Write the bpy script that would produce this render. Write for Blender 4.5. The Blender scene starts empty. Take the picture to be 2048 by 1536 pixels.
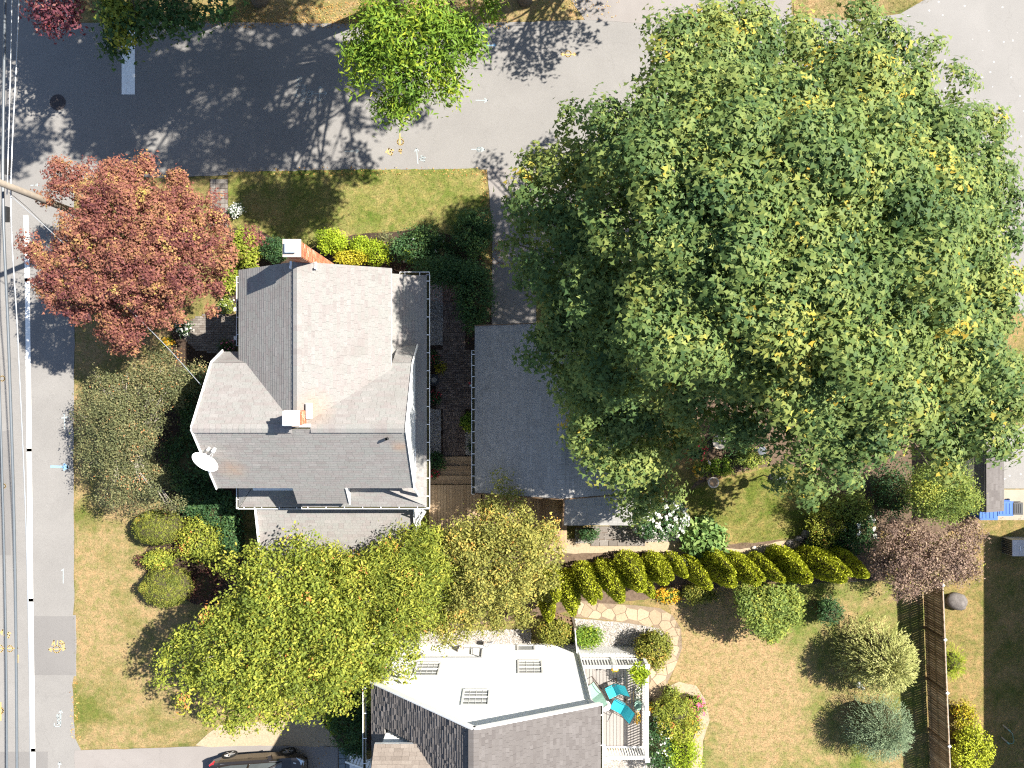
import bpy, math, random
import numpy as np
from mathutils import Vector, Matrix, noise

random.seed(7); RNG = np.random.default_rng(7)
R = math.radians
S = bpy.context.scene
C = S.collection

# ------------------------------------------------------------------ camera, sky, sun, exposure
H = 33.0                                   # flying height of the drone, metres
F = 1452.0                                 # focal length in pixels of the 2048 px wide photograph
cam_d = bpy.data.cameras.new('camera'); cam = bpy.data.objects.new('camera', cam_d); C.objects.link(cam)
cam.location = (0, 0, H); cam.rotation_euler = (0, 0, 0)
cam_d.sensor_width = 36; cam_d.lens = 36 * F / 2048; cam_d.clip_end = 2000; cam_d.clip_start = 0.1
S.camera = cam
SUN_DIR = Vector((0.77, 0.31, 1.0)).normalized()        # towards the sun
el = math.asin(SUN_DIR.z); az = math.atan2(SUN_DIR.x, SUN_DIR.y)
W = bpy.data.worlds.new('World'); S.world = W; W.use_nodes = True
nt = W.node_tree; bg = nt.nodes['Background']
sky = nt.nodes.new('ShaderNodeTexSky'); sky.sky_type = 'NISHITA'; sky.sun_disc = False
sky.sun_elevation = el; sky.sun_rotation = az; sky.altitude = 30; sky.air_density = 1.0; sky.dust_density = 0.8
nt.links.new(sky.outputs[0], bg.inputs[0]); bg.inputs[1].default_value = 0.064
sd = bpy.data.lights.new('sun', 'SUN'); sd.energy = 4.6; sd.angle = R(0.53); sd.color = (1.0, 0.945, 0.85)
so = bpy.data.objects.new('sun', sd); C.objects.link(so)
so.rotation_euler = (-SUN_DIR).to_track_quat('-Z', 'Y').to_euler(); so.location = (20, 10, 40)
S.view_settings.view_transform = 'Standard'; S.view_settings.look = 'None'
S.view_settings.exposure = 1.60; S.view_settings.gamma = 1.0; S.view_settings.use_curve_mapping = False
S.cycles.use_denoising = False; S.cycles.filter_width = 1.2
S.cycles.max_bounces = 5; S.cycles.diffuse_bounces = 3; S.cycles.glossy_bounces = 2
S.cycles.transmission_bounces = 3; S.cycles.caustics_reflective = False; S.cycles.caustics_refractive = False

def P(px, py, z=0.0):
    k = (H - z) / F
    return Vector(((px - 1024) * k, (768 - py) * k, z))

# ------------------------------------------------------------------ materials
MATS = {}
def nodes_of(m): return m.node_tree.nodes, m.node_tree.links
def base_mat(name, rough=0.8, spec=0.3, metal=0.0):
    m = bpy.data.materials.new(name); m.use_nodes = True
    b = m.node_tree.nodes['Principled BSDF']
    b.inputs['Roughness'].default_value = rough; b.inputs['Specular IOR Level'].default_value = spec
    b.inputs['Metallic'].default_value = metal
    MATS[name] = m
    return m, b
def ramp(n, stops):
    r = n.new('ShaderNodeValToRGB'); e = r.color_ramp.elements
    while len(e) > 1: e.remove(e[-1])
    for i, (p, c) in enumerate(stops):
        k = e[0] if i == 0 else e.new(p)
        k.position = p; k.color = (*c, 1) if len(c) == 3 else c
    return r
def noise_tex(n, l, scale, detail=4, rough=0.6, vec=None, dist=0.0):
    t = n.new('ShaderNodeTexNoise'); t.inputs['Scale'].default_value = scale
    t.inputs['Detail'].default_value = detail; t.inputs['Roughness'].default_value = rough
    t.inputs['Distortion'].default_value = dist
    if vec is None:
        g = n.new('ShaderNodeNewGeometry'); vec = g.outputs['Position']
    l.new(vec, t.inputs['Vector'])
    return t
def mixc(n, l, fac, a, b, mode='MIX'):
    m = n.new('ShaderNodeMix'); m.data_type = 'RGBA'; m.blend_type = mode
    for k, v in ((0, fac), (6, a), (7, b)):
        if hasattr(v, 'links'): l.new(v, m.inputs[k])
        elif k == 0: m.inputs[0].default_value = v
        else: m.inputs[k].default_value = (*v, 1)
    return m.outputs[2]
def simple(name, col, rough=0.7, spec=0.3, metal=0.0, var=0.15, scale=6.0, bump=0.0):
    """one colour with broad and fine mottling (wear and grain)"""
    m, b = base_mat(name, rough, spec, metal); n, l = nodes_of(m)
    t = noise_tex(n, l, scale, 6, 0.65)
    r = ramp(n, [(0.25, tuple(c * (1 - var) for c in col)), (0.75, tuple(min(1, c * (1 + var)) for c in col))])
    l.new(t.outputs[0], r.inputs[0]); l.new(r.outputs[0], b.inputs['Base Color'])
    if bump:
        bn = n.new('ShaderNodeBump'); bn.inputs['Strength'].default_value = bump; bn.inputs['Distance'].default_value = 0.02
        t2 = noise_tex(n, l, scale * 8, 4); l.new(t2.outputs[0], bn.inputs['Height']); l.new(bn.outputs[0], b.inputs['Normal'])
    return m
def tinted(name, stops, rough=0.85, spec=0.2, stain=0.0, stain_col=(0.1, 0.09, 0.08), stain_scale=0.8, fine=25, rust=None):
    """colour picked per piece from the face attribute 'tint' (each shingle, brick, plank its own)"""
    m, b = base_mat(name, rough, spec); n, l = nodes_of(m)
    a = n.new('ShaderNodeAttribute'); a.attribute_name = 'tint'
    r = ramp(n, stops); l.new(a.outputs['Fac'], r.inputs[0])
    t = noise_tex(n, l, fine, 5, 0.7); rr = ramp(n, [(0.3, (0.78,) * 3), (0.7, (1.15,) * 3)]); l.new(t.outputs[0], rr.inputs[0])
    col = mixc(n, l, 1.0, r.outputs[0], rr.outputs[0], 'MULTIPLY')
    if stain:
        t2 = noise_tex(n, l, stain_scale, 6, 0.7, dist=0.6); r2 = ramp(n, [(0.5, (0, 0, 0)), (0.72, (stain,) * 3)])
        l.new(t2.outputs[0], r2.inputs[0]); col = mixc(n, l, r2.outputs[0], col, stain_col)
    if rust:
        g = n.new('ShaderNodeNewGeometry')
        for (x, y, z, rad) in rust:
            d = n.new('ShaderNodeVectorMath'); d.operation = 'DISTANCE'; d.inputs[1].default_value = (x, y, z)
            l.new(g.outputs['Position'], d.inputs[0])
            mr = n.new('ShaderNodeMapRange'); mr.inputs[1].default_value = 0.1; mr.inputs[2].default_value = rad
            mr.inputs[3].default_value = 0.4; mr.inputs[4].default_value = 0.0; l.new(d.outputs['Value'], mr.inputs[0])
            t3 = noise_tex(n, l, 3.0, 5); mu = n.new('ShaderNodeMath'); mu.operation = 'MULTIPLY'
            l.new(mr.outputs[0], mu.inputs[0]); l.new(t3.outputs[0], mu.inputs[1])
            col = mixc(n, l, mu.outputs[0], col, (0.42, 0.20, 0.06))
    l.new(col, b.inputs['Base Color'])
    return m
def leaf_mat(name, stops, trans=0.35, tcol=(0.30, 0.34, 0.05), rough=0.6, spec=0.18):
    m, b = base_mat(name, rough, spec); n, l = nodes_of(m)
    a = n.new('ShaderNodeAttribute'); a.attribute_name = 'tint'
    r = ramp(n, stops); l.new(a.outputs['Fac'], r.inputs[0]); l.new(r.outputs[0], b.inputs['Base Color'])
    tr = n.new('ShaderNodeBsdfTranslucent'); l.new(mixc(n, l, 0.55, r.outputs[0], tcol), tr.inputs[0])
    mx = n.new('ShaderNodeMixShader'); mx.inputs[0].default_value = trans
    l.new(b.outputs[0], mx.inputs[1]); l.new(tr.outputs[0], mx.inputs[2]); l.new(mx.outputs[0], n['Material Output'].inputs[0])
    return m
def asphalt(name, lo, hi, flecks=0.0, scale=0.45):
    m, b = base_mat(name, 0.9, 0.25); n, l = nodes_of(m)
    t = noise_tex(n, l, scale, 7, 0.62, dist=0.4); r = ramp(n, [(0.3, lo), (0.7, hi)]); l.new(t.outputs[0], r.inputs[0])
    f = noise_tex(n, l, 45, 3, 0.8); rf = ramp(n, [(0.3, (0.80,) * 3), (0.7, (1.18,) * 3)]); l.new(f.outputs[0], rf.inputs[0])
    col = mixc(n, l, 1.0, r.outputs[0], rf.outputs[0], 'MULTIPLY')
    g = n.new('ShaderNodeNewGeometry')
    v = n.new('ShaderNodeTexVoronoi'); v.feature = 'DISTANCE_TO_EDGE'; v.inputs['Scale'].default_value = 0.22
    dn = noise_tex(n, l, 1.2, 5); dm = n.new('ShaderNodeVectorMath'); dm.operation = 'MULTIPLY_ADD'
    l.new(dn.outputs['Color'], dm.inputs[0]); dm.inputs[1].default_value = (1.6, 1.6, 0); l.new(g.outputs['Position'], dm.inputs[2])
    l.new(dm.outputs[0], v.inputs['Vector'])
    rc = ramp(n, [(0.0, (0.14,) * 3), (0.004, (0, 0, 0))]); l.new(v.outputs[0], rc.inputs[0])
    col = mixc(n, l, rc.outputs[0], col, tuple(c * 0.3 for c in lo))
    if flecks:
        w = n.new('ShaderNodeTexVoronoi'); w.inputs['Scale'].default_value = 2.6; w.inputs['Randomness'].default_value = 1
        l.new(g.outputs['Position'], w.inputs['Vector'])
        wr = ramp(n, [(0.0, (1, 1, 1)), (0.075, (1, 1, 1)), (0.1, (0, 0, 0))]); l.new(w.outputs['Distance'], wr.inputs[0])
        col = mixc(n, l, wr.outputs[0], col, (flecks,) * 3)
    l.new(col, b.inputs['Base Color'])
    bn = n.new('ShaderNodeBump'); bn.inputs['Strength'].default_value = 0.35; bn.inputs['Distance'].default_value = 0.01
    l.new(f.outputs[0], bn.inputs['Height']); l.new(bn.outputs[0], b.inputs['Normal'])
    return m
def grass_mat(name, green, dry, bias, scale=0.55, dry_at=()):
    """turf: bias 0 = all green, 1 = all straw coloured"""
    m, b = base_mat(name, 0.95, 0.1); n, l = nodes_of(m)
    big = noise_tex(n, l, scale, 8, 0.68, dist=0.5)
    r = ramp(n, [(max(0.0, 0.62 - bias * 0.45), green), (min(1.0, 0.80 - bias * 0.35), dry)]); src = big.outputs[0]
    for (x, y, rad, amt) in dry_at:      # parched (or, with a negative amount, still watered) areas of the lawn
        g = n.new('ShaderNodeNewGeometry'); d = n.new('ShaderNodeVectorMath'); d.operation = 'DISTANCE'; d.inputs[1].default_value = (x, y, 0)
        l.new(g.outputs['Position'], d.inputs[0]); mr = n.new('ShaderNodeMapRange'); mr.interpolation_type = 'SMOOTHSTEP'
        mr.inputs[1].default_value = 0; mr.inputs[2].default_value = rad; mr.inputs[3].default_value = amt; mr.inputs[4].default_value = 0; l.new(d.outputs['Value'], mr.inputs[0])
        ad = n.new('ShaderNodeMath'); ad.operation = 'ADD'; l.new(src, ad.inputs[0]); l.new(mr.outputs[0], ad.inputs[1]); src = ad.outputs[0]
    l.new(src, r.inputs[0])
    f = noise_tex(n, l, 16, 6, 0.8); rf = ramp(n, [(0.3, (0.5,) * 3), (0.5, (0.95,) * 3), (0.72, (1.45,) * 3)]); l.new(f.outputs[0], rf.inputs[0])
    col = mixc(n, l, 1.0, r.outputs[0], rf.outputs[0], 'MULTIPLY')
    md = noise_tex(n, l, 3.2, 5, 0.7); rm = ramp(n, [(0.33, (0.66, 0.84, 0.56)), (0.5, (0.95, 0.96, 0.9)), (0.66, (1.22, 1.08, 1.05))]); l.new(md.outputs[0], rm.inputs[0])
    col = mixc(n, l, 1.0, col, rm.outputs[0], 'MULTIPLY')
    l.new(col, b.inputs['Base Color'])
    bn = n.new('ShaderNodeBump'); bn.inputs['Strength'].default_value = 0.8; bn.inputs['Distance'].default_value = 0.05
    l.new(f.outputs[0], bn.inputs['Height']); l.new(bn.outputs[0], b.inputs['Normal'])
    return m

GREEN = (0.085, 0.115, 0.028); DRY = (0.36, 0.255, 0.115)
M_ground = grass_mat('turf_rough', (0.10, 0.11, 0.035), (0.25, 0.18, 0.085), 0.6)
M_lawn_up = grass_mat('turf_upper', (0.112, 0.140, 0.030), (0.245, 0.205, 0.085), 0.52)
M_lawn_dry = grass_mat('turf_dry', (0.120, 0.128, 0.034), (0.268, 0.198, 0.104), 0.74, 0.55, [(-19.9, -14.8, 2.0, -0.22), (-19.9, -6.0, 1.5, -0.15)])
M_lawn_back = grass_mat('turf_back', (0.110, 0.148, 0.030), (0.295, 0.212, 0.115), 0.50, 0.36, [(10.0, -12.6, 5.5, 0.28), (14.5, -11.5, 3.0, -0.10), (9.0, -17.5, 2.6, -0.14), (12.5, -16.8, 2.5, 0.1)])
M_lawn_green = grass_mat('turf_green', (0.10, 0.125, 0.024), (0.24, 0.195, 0.075), 0.45)
M_lawn_east = grass_mat('turf_east', (0.11, 0.12, 0.032), (0.255, 0.185, 0.085), 0.66)
M_road = asphalt('asphalt_road', (0.182, 0.174, 0.166), (0.212, 0.203, 0.193))
M_side = asphalt('asphalt_side', (0.178, 0.170, 0.162), (0.212, 0.203, 0.193), scale=0.3)
M_patch = asphalt('asphalt_patch', (0.152, 0.145, 0.140), (0.176, 0.168, 0.162))
M_lot = asphalt('asphalt_lot', (0.195, 0.187, 0.178), (0.225, 0.215, 0.205), flecks=0.6)
M_drive = asphalt('asphalt_drive', (0.195, 0.178, 0.168), (0.232, 0.214, 0.203))
M_conc = simple('concrete', (0.29, 0.252, 0.20), 0.85, 0.2, var=0.1, scale=2)
M_paver_tan = simple('tan_gravel', (0.33, 0.262, 0.18), 0.95, 0.1, var=0.22, scale=14, bump=0.5)
M_mulch = simple('mulch', (0.052, 0.036, 0.027), 0.95, 0.1, var=0.55, scale=9, bump=0.8)
M_soil = simple('garden_soil', (0.12, 0.085, 0.06), 0.95, 0.1, var=0.45, scale=7, bump=0.8)
M_gravelbed = simple('gravel_bed', (0.27, 0.245, 0.22), 0.95, 0.1, var=0.4, scale=22, bump=0.7)
M_white_paint = simple('road_paint', (0.83, 0.83, 0.80), 0.7, 0.3, var=0.12, scale=5)
M_spray_y = simple('spray_yellow', (0.40, 0.285, 0.12), 0.8, 0.2, var=0.2, scale=12)
M_spray_b = simple('spray_blue', (0.20, 0.34, 0.48), 0.8, 0.2, var=0.2, scale=12)
M_spray_w = simple('spray_white', (0.29, 0.33, 0.335), 0.8, 0.2, var=0.2, scale=12)
M_white = simple('white_trim', (0.80, 0.80, 0.79), 0.5, 0.4, var=0.05, scale=3)
M_gut = simple('white_gutter', (0.78, 0.79, 0.80), 0.4, 0.5, var=0.08, scale=4)
M_siding = simple('white_siding', (0.80, 0.80, 0.78), 0.55, 0.35, var=0.04, scale=3)
M_wall = simple('pale_wall', (0.70, 0.72, 0.73), 0.6, 0.3, var=0.06, scale=3)
M_found = simple('foundation', (0.38, 0.37, 0.35), 0.9, 0.2, var=0.15, scale=6)
M_sh_main = tinted('shingles_main', [(0, (0.206, 0.190, 0.183)), (0.3, (0.226, 0.208, 0.201)), (0.55, (0.218, 0.217, 0.206)), (0.8, (0.231, 0.220, 0.212)), (1, (0.246, 0.234, 0.225))],
                   stain=0.36, stain_col=(0.15, 0.13, 0.12), stain_scale=1.3, rust=[(-6.85, -0.85, 7.8, 0.8), (-10.2, -3.1, 6.6, 0.7), (-3.95, -2.2, 7.4, 0.4)])
M_sh_gar = tinted('shingles_garage', [(0, (0.27, 0.262, 0.25)), (0.5, (0.305, 0.296, 0.282)), (1, (0.335, 0.325, 0.31))], stain=0.25, stain_col=(0.13, 0.12, 0.11))
M_sh_white = tinted('shingles_white_house', [(0, (0.105, 0.094, 0.09)), (0.4, (0.120, 0.109, 0.104)), (1, (0.142, 0.130, 0.125))], stain=0.12, fine=40)
M_sh_tan = tinted('shingles_tan', [(0, (0.165, 0.138, 0.117)), (0.5, (0.205, 0.173, 0.148)), (1, (0.24, 0.207, 0.178))])
M_deckwood = tinted('deck_wood', [(0, (0.25, 0.165, 0.10)), (0.5, (0.34, 0.24, 0.15)), (1, (0.42, 0.31, 0.20))], stain=0.3, stain_col=(0.13, 0.085, 0.05), stain_scale=2.5)
M_deckgrey = tinted('deck_composite', [(0, (0.225, 0.205, 0.19)), (1, (0.265, 0.243, 0.226))], fine=30)
M_fence = tinted('fence_wood', [(0, (0.19, 0.12, 0.07)), (0.5, (0.28, 0.19, 0.115)), (1, (0.36, 0.26, 0.17))], stain=0.35, stain_col=(0.16, 0.12, 0.09))
M_brick = tinted('chimney_brick', [(0, (0.30, 0.095, 0.055)), (0.5, (0.42, 0.16, 0.085)), (0.85, (0.52, 0.24, 0.13)), (1, (0.50, 0.40, 0.33))])
M_mortar = simple('mortar', (0.50, 0.43, 0.38), 0.9, 0.1)
M_paver = tinted('walk_pavers', [(0, (0.12, 0.085, 0.07)), (0.5, (0.18, 0.135, 0.11)), (1, (0.25, 0.19, 0.155))], stain=0.4, stain_col=(0.08, 0.07, 0.05))
M_paver_l = tinted('front_pavers', [(0, (0.13, 0.112, 0.098)), (0.5, (0.175, 0.155, 0.138)), (1, (0.22, 0.20, 0.18))], stain=0.2)
M_flag = tinted('flagstone', [(0, (0.30, 0.222, 0.147)), (0.5, (0.345, 0.26, 0.175)), (1, (0.385, 0.295, 0.205))], stain=0.15, stain_col=(0.30, 0.25, 0.20), fine=14)
M_flagjoint = simple('flag_joint', (0.20, 0.152, 0.108), 0.95, 0.1, var=0.25, scale=10)
M_stone = tinted('pale_stones', [(0, (0.20, 0.18, 0.16)), (0.5, (0.36, 0.335, 0.305)), (1, (0.56, 0.535, 0.50))])
M_rock = simple('rock', (0.15, 0.135, 0.125), 0.9, 0.2, var=0.4, scale=5, bump=0.8)
M_bark = simple('bark', (0.16, 0.13, 0.10), 0.95, 0.1, var=0.35, scale=9, bump=0.8)
M_bark_grey = simple('bark_grey', (0.30, 0.27, 0.23), 0.95, 0.1, var=0.3, scale=9, bump=0.6)
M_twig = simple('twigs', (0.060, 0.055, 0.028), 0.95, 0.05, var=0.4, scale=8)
M_pole = simple('pole_wood', (0.25, 0.215, 0.175), 0.9, 0.15, var=0.2, scale=5)
M_wire = simple('cable', (0.10, 0.115, 0.13), 0.35, 0.6, var=0.1)
M_wire_l = simple('bare_cable', (0.42, 0.44, 0.46), 0.3, 0.6, metal=0.5, var=0.1)
M_metal = simple('grey_metal', (0.42, 0.43, 0.45), 0.4, 0.5, metal=0.6, var=0.1)
M_cap = simple('metal_cap', (0.50, 0.58, 0.66), 0.35, 0.5, metal=0.3, var=0.08)
M_black = simple('black_plastic', (0.025, 0.027, 0.030), 0.45, 0.4, var=0.2)
M_iron = simple('cast_iron', (0.065, 0.055, 0.055), 0.7, 0.4, metal=0.3, var=0.3, scale=20)
M_glass = simple('window_glass', (0.10, 0.115, 0.12), 0.08, 0.6, var=0.1)
M_dish = simple('dish_white', (0.82, 0.83, 0.82), 0.4, 0.4, var=0.03)
M_blue = simple('blue_bin', (0.03, 0.105, 0.36), 0.4, 0.4, var=0.1)
M_teal = simple('teal_sling', (0.02, 0.27, 0.34), 0.7, 0.2, var=0.12, scale=20)
M_teal2 = simple('bright_teal_sling', (0.03, 0.36, 0.42), 0.7, 0.2, var=0.12, scale=20)
M_mint = simple('mint_sling', (0.19, 0.31, 0.25), 0.7, 0.2, var=0.1, scale=20)
M_tube = simple('bronze_tube', (0.09, 0.06, 0.045), 0.4, 0.5, metal=0.4)
M_terra = simple('pot_clay', (0.46, 0.40, 0.34), 0.8, 0.2, var=0.15)
M_potsoil = simple('water_and_silt', (0.30, 0.19, 0.10), 0.4, 0.4, var=0.2)
M_red = simple('red_plastic', (0.62, 0.05, 0.04), 0.5, 0.4, var=0.15)
M_carpaint = simple('car_paint', (0.030, 0.024, 0.020), 0.22, 0.6, metal=0.35, var=0.1)
M_carpaint.node_tree.nodes['Principled BSDF'].inputs['Coat Weight'].default_value = 0.8
M_tyre = simple('tyre', (0.022, 0.022, 0.022), 0.9, 0.2)
M_rim = simple('alloy', (0.62, 0.62, 0.62), 0.3, 0.5, metal=0.8)
M_lamp = simple('lamp_glass', (0.60, 0.70, 0.78), 0.1, 0.7, var=0.15)
M_tail = simple('tail_lamp', (0.60, 0.02, 0.03), 0.2, 0.6, var=0.1)
M_navy = simple('navy_cushion', (0.02, 0.06, 0.20), 0.8, 0.2, var=0.3, scale=14)
M_floral = tinted('floral_cushion', [(0, (0.02, 0.06, 0.20)), (0.4, (0.45, 0.36, 0.24)), (0.7, (0.60, 0.52, 0.40)), (1, (0.08, 0.20, 0.45))])
M_bluestone = tinted('bluestone', [(0, (0.16, 0.19, 0.21)), (1, (0.27, 0.30, 0.32))])
M_litter = leaf_mat('fallen_leaves', [(0, (0.30, 0.13, 0.04)), (0.5, (0.48, 0.27, 0.08)), (1, (0.55, 0.40, 0.16))], 0.1)

LM = {}
def LF(k, *a, **kw): LM[k] = leaf_mat('leaves_' + k, *a, **kw)
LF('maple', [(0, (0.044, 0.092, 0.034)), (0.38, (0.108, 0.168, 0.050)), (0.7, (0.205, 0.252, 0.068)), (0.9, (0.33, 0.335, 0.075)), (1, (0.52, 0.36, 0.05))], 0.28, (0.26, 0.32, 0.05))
LF('red', [(0, (0.075, 0.027, 0.034)), (0.35, (0.185, 0.068, 0.060)), (0.65, (0.275, 0.125, 0.080)), (0.88, (0.36, 0.215, 0.09)), (1, (0.37, 0.30, 0.08))], 0.25, (0.42, 0.12, 0.05))
LF('bright', [(0, (0.068, 0.142, 0.024)), (0.5, (0.162, 0.270, 0.030)), (1, (0.405, 0.446, 0.041))], 0.3)
LF('dark', [(0, (0.024, 0.061, 0.027)), (0.6, (0.054, 0.115, 0.041)), (1, (0.121, 0.189, 0.047))], 0.22, (0.15, 0.28, 0.05))
LF('plum', [(0, (0.072, 0.022, 0.034)), (0.6, (0.168, 0.054, 0.072)), (0.9, (0.240, 0.120, 0.084)), (1, (0.504, 0.036, 0.036))], 0.2, (0.4, 0.1, 0.08))
LF('crab', [(0, (0.060, 0.078, 0.038)), (0.45, (0.130, 0.142, 0.063)), (0.8, (0.22, 0.205, 0.095)), (0.94, (0.34, 0.27, 0.14)), (1, (0.55, 0.22, 0.09))], 0.2, (0.30, 0.26, 0.08))
LF('apple', [(0, (0.068, 0.105, 0.020)), (0.4, (0.18, 0.225, 0.034)), (0.75, (0.36, 0.375, 0.055)), (0.97, (0.52, 0.45, 0.075)), (1, (0.60, 0.22, 0.075))], 0.3, (0.40, 0.42, 0.05))
LF('apple2', [(0, (0.112, 0.128, 0.033)), (0.45, (0.240, 0.247, 0.060)), (0.8, (0.420, 0.375, 0.090)), (0.93, (0.570, 0.405, 0.090)), (1, (0.620, 0.300, 0.075))], 0.28, (0.40, 0.36, 0.06))
LF('yew', [(0, (0.080, 0.100, 0.020)), (0.5, (0.17, 0.185, 0.030)), (0.85, (0.27, 0.245, 0.04)), (1, (0.44, 0.26, 0.065))], 0.15)
LF('lime', [(0, (0.135, 0.203, 0.016)), (0.5, (0.284, 0.378, 0.024)), (1, (0.459, 0.513, 0.041))], 0.28, (0.45, 0.5, 0.04))
LF('gold', [(0, (0.204, 0.204, 0.019)), (0.5, (0.396, 0.360, 0.026)), (0.85, (0.552, 0.432, 0.036)), (1, (0.600, 0.264, 0.036))], 0.25, (0.5, 0.42, 0.04))
LF('arbor', [(0, (0.15, 0.19, 0.017)), (0.5, (0.36, 0.40, 0.03)), (1, (0.55, 0.55, 0.05))], 0.2, (0.4, 0.4, 0.02))
LF('smoke', [(0, (0.095, 0.065, 0.052)), (0.5, (0.235, 0.160, 0.122)), (0.85, (0.37, 0.275, 0.18)), (1, (0.38, 0.36, 0.09))], 0.2, (0.4, 0.2, 0.12))
LF('locust', [(0, (0.09, 0.14, 0.035)), (0.5, (0.21, 0.275, 0.06)), (0.85, (0.36, 0.38, 0.07)), (1, (0.45, 0.40, 0.06))], 0.3)
LF('willow', [(0, (0.176, 0.203, 0.061)), (0.5, (0.338, 0.351, 0.115)), (1, (0.513, 0.486, 0.203))], 0.25, (0.45, 0.42, 0.12))
LF('blue', [(0, (0.074, 0.115, 0.061)), (0.5, (0.169, 0.230, 0.128)), (1, (0.284, 0.351, 0.203))], 0.15, (0.25, 0.32, 0.15))
LF('hosta', [(0, (0.070, 0.140, 0.042)), (0.5, (0.154, 0.252, 0.070)), (1, (0.364, 0.420, 0.140))], 0.2)
LF('hydr', [(0, (0.144, 0.204, 0.024)), (0.5, (0.288, 0.336, 0.042)), (0.75, (0.408, 0.384, 0.072)), (0.85, (0.576, 0.324, 0.240)), (1, (0.620, 0.360, 0.324))], 0.25)
LF('wine', [(0, (0.065, 0.026, 0.026)), (0.6, (0.156, 0.065, 0.052)), (1, (0.260, 0.130, 0.078))], 0.15, (0.3, 0.1, 0.05))
LF('petal_white', [(0, (0.600, 0.620, 0.520)), (1, (0.620, 0.620, 0.620))], 0.2, (0.8, 0.8, 0.7))
LF('petal_red', [(0, (0.520, 0.020, 0.050)), (1, (0.620, 0.060, 0.100))], 0.2, (0.7, 0.05, 0.05))
LF('petal_pink', [(0, (0.600, 0.080, 0.180)), (0.6, (0.620, 0.180, 0.260)), (1, (0.620, 0.450, 0.450))], 0.2, (0.7, 0.2, 0.2))
LF('petal_orange', [(0, (0.620, 0.280, 0.020)), (1, (0.620, 0.450, 0.040))], 0.2, (0.8, 0.5, 0.05))
LF('blade', [(0, (0.08, 0.095, 0.02)), (0.5, (0.18, 0.155, 0.042)), (1, (0.32, 0.225, 0.10))], 0.15, (0.3, 0.3, 0.06))

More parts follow.
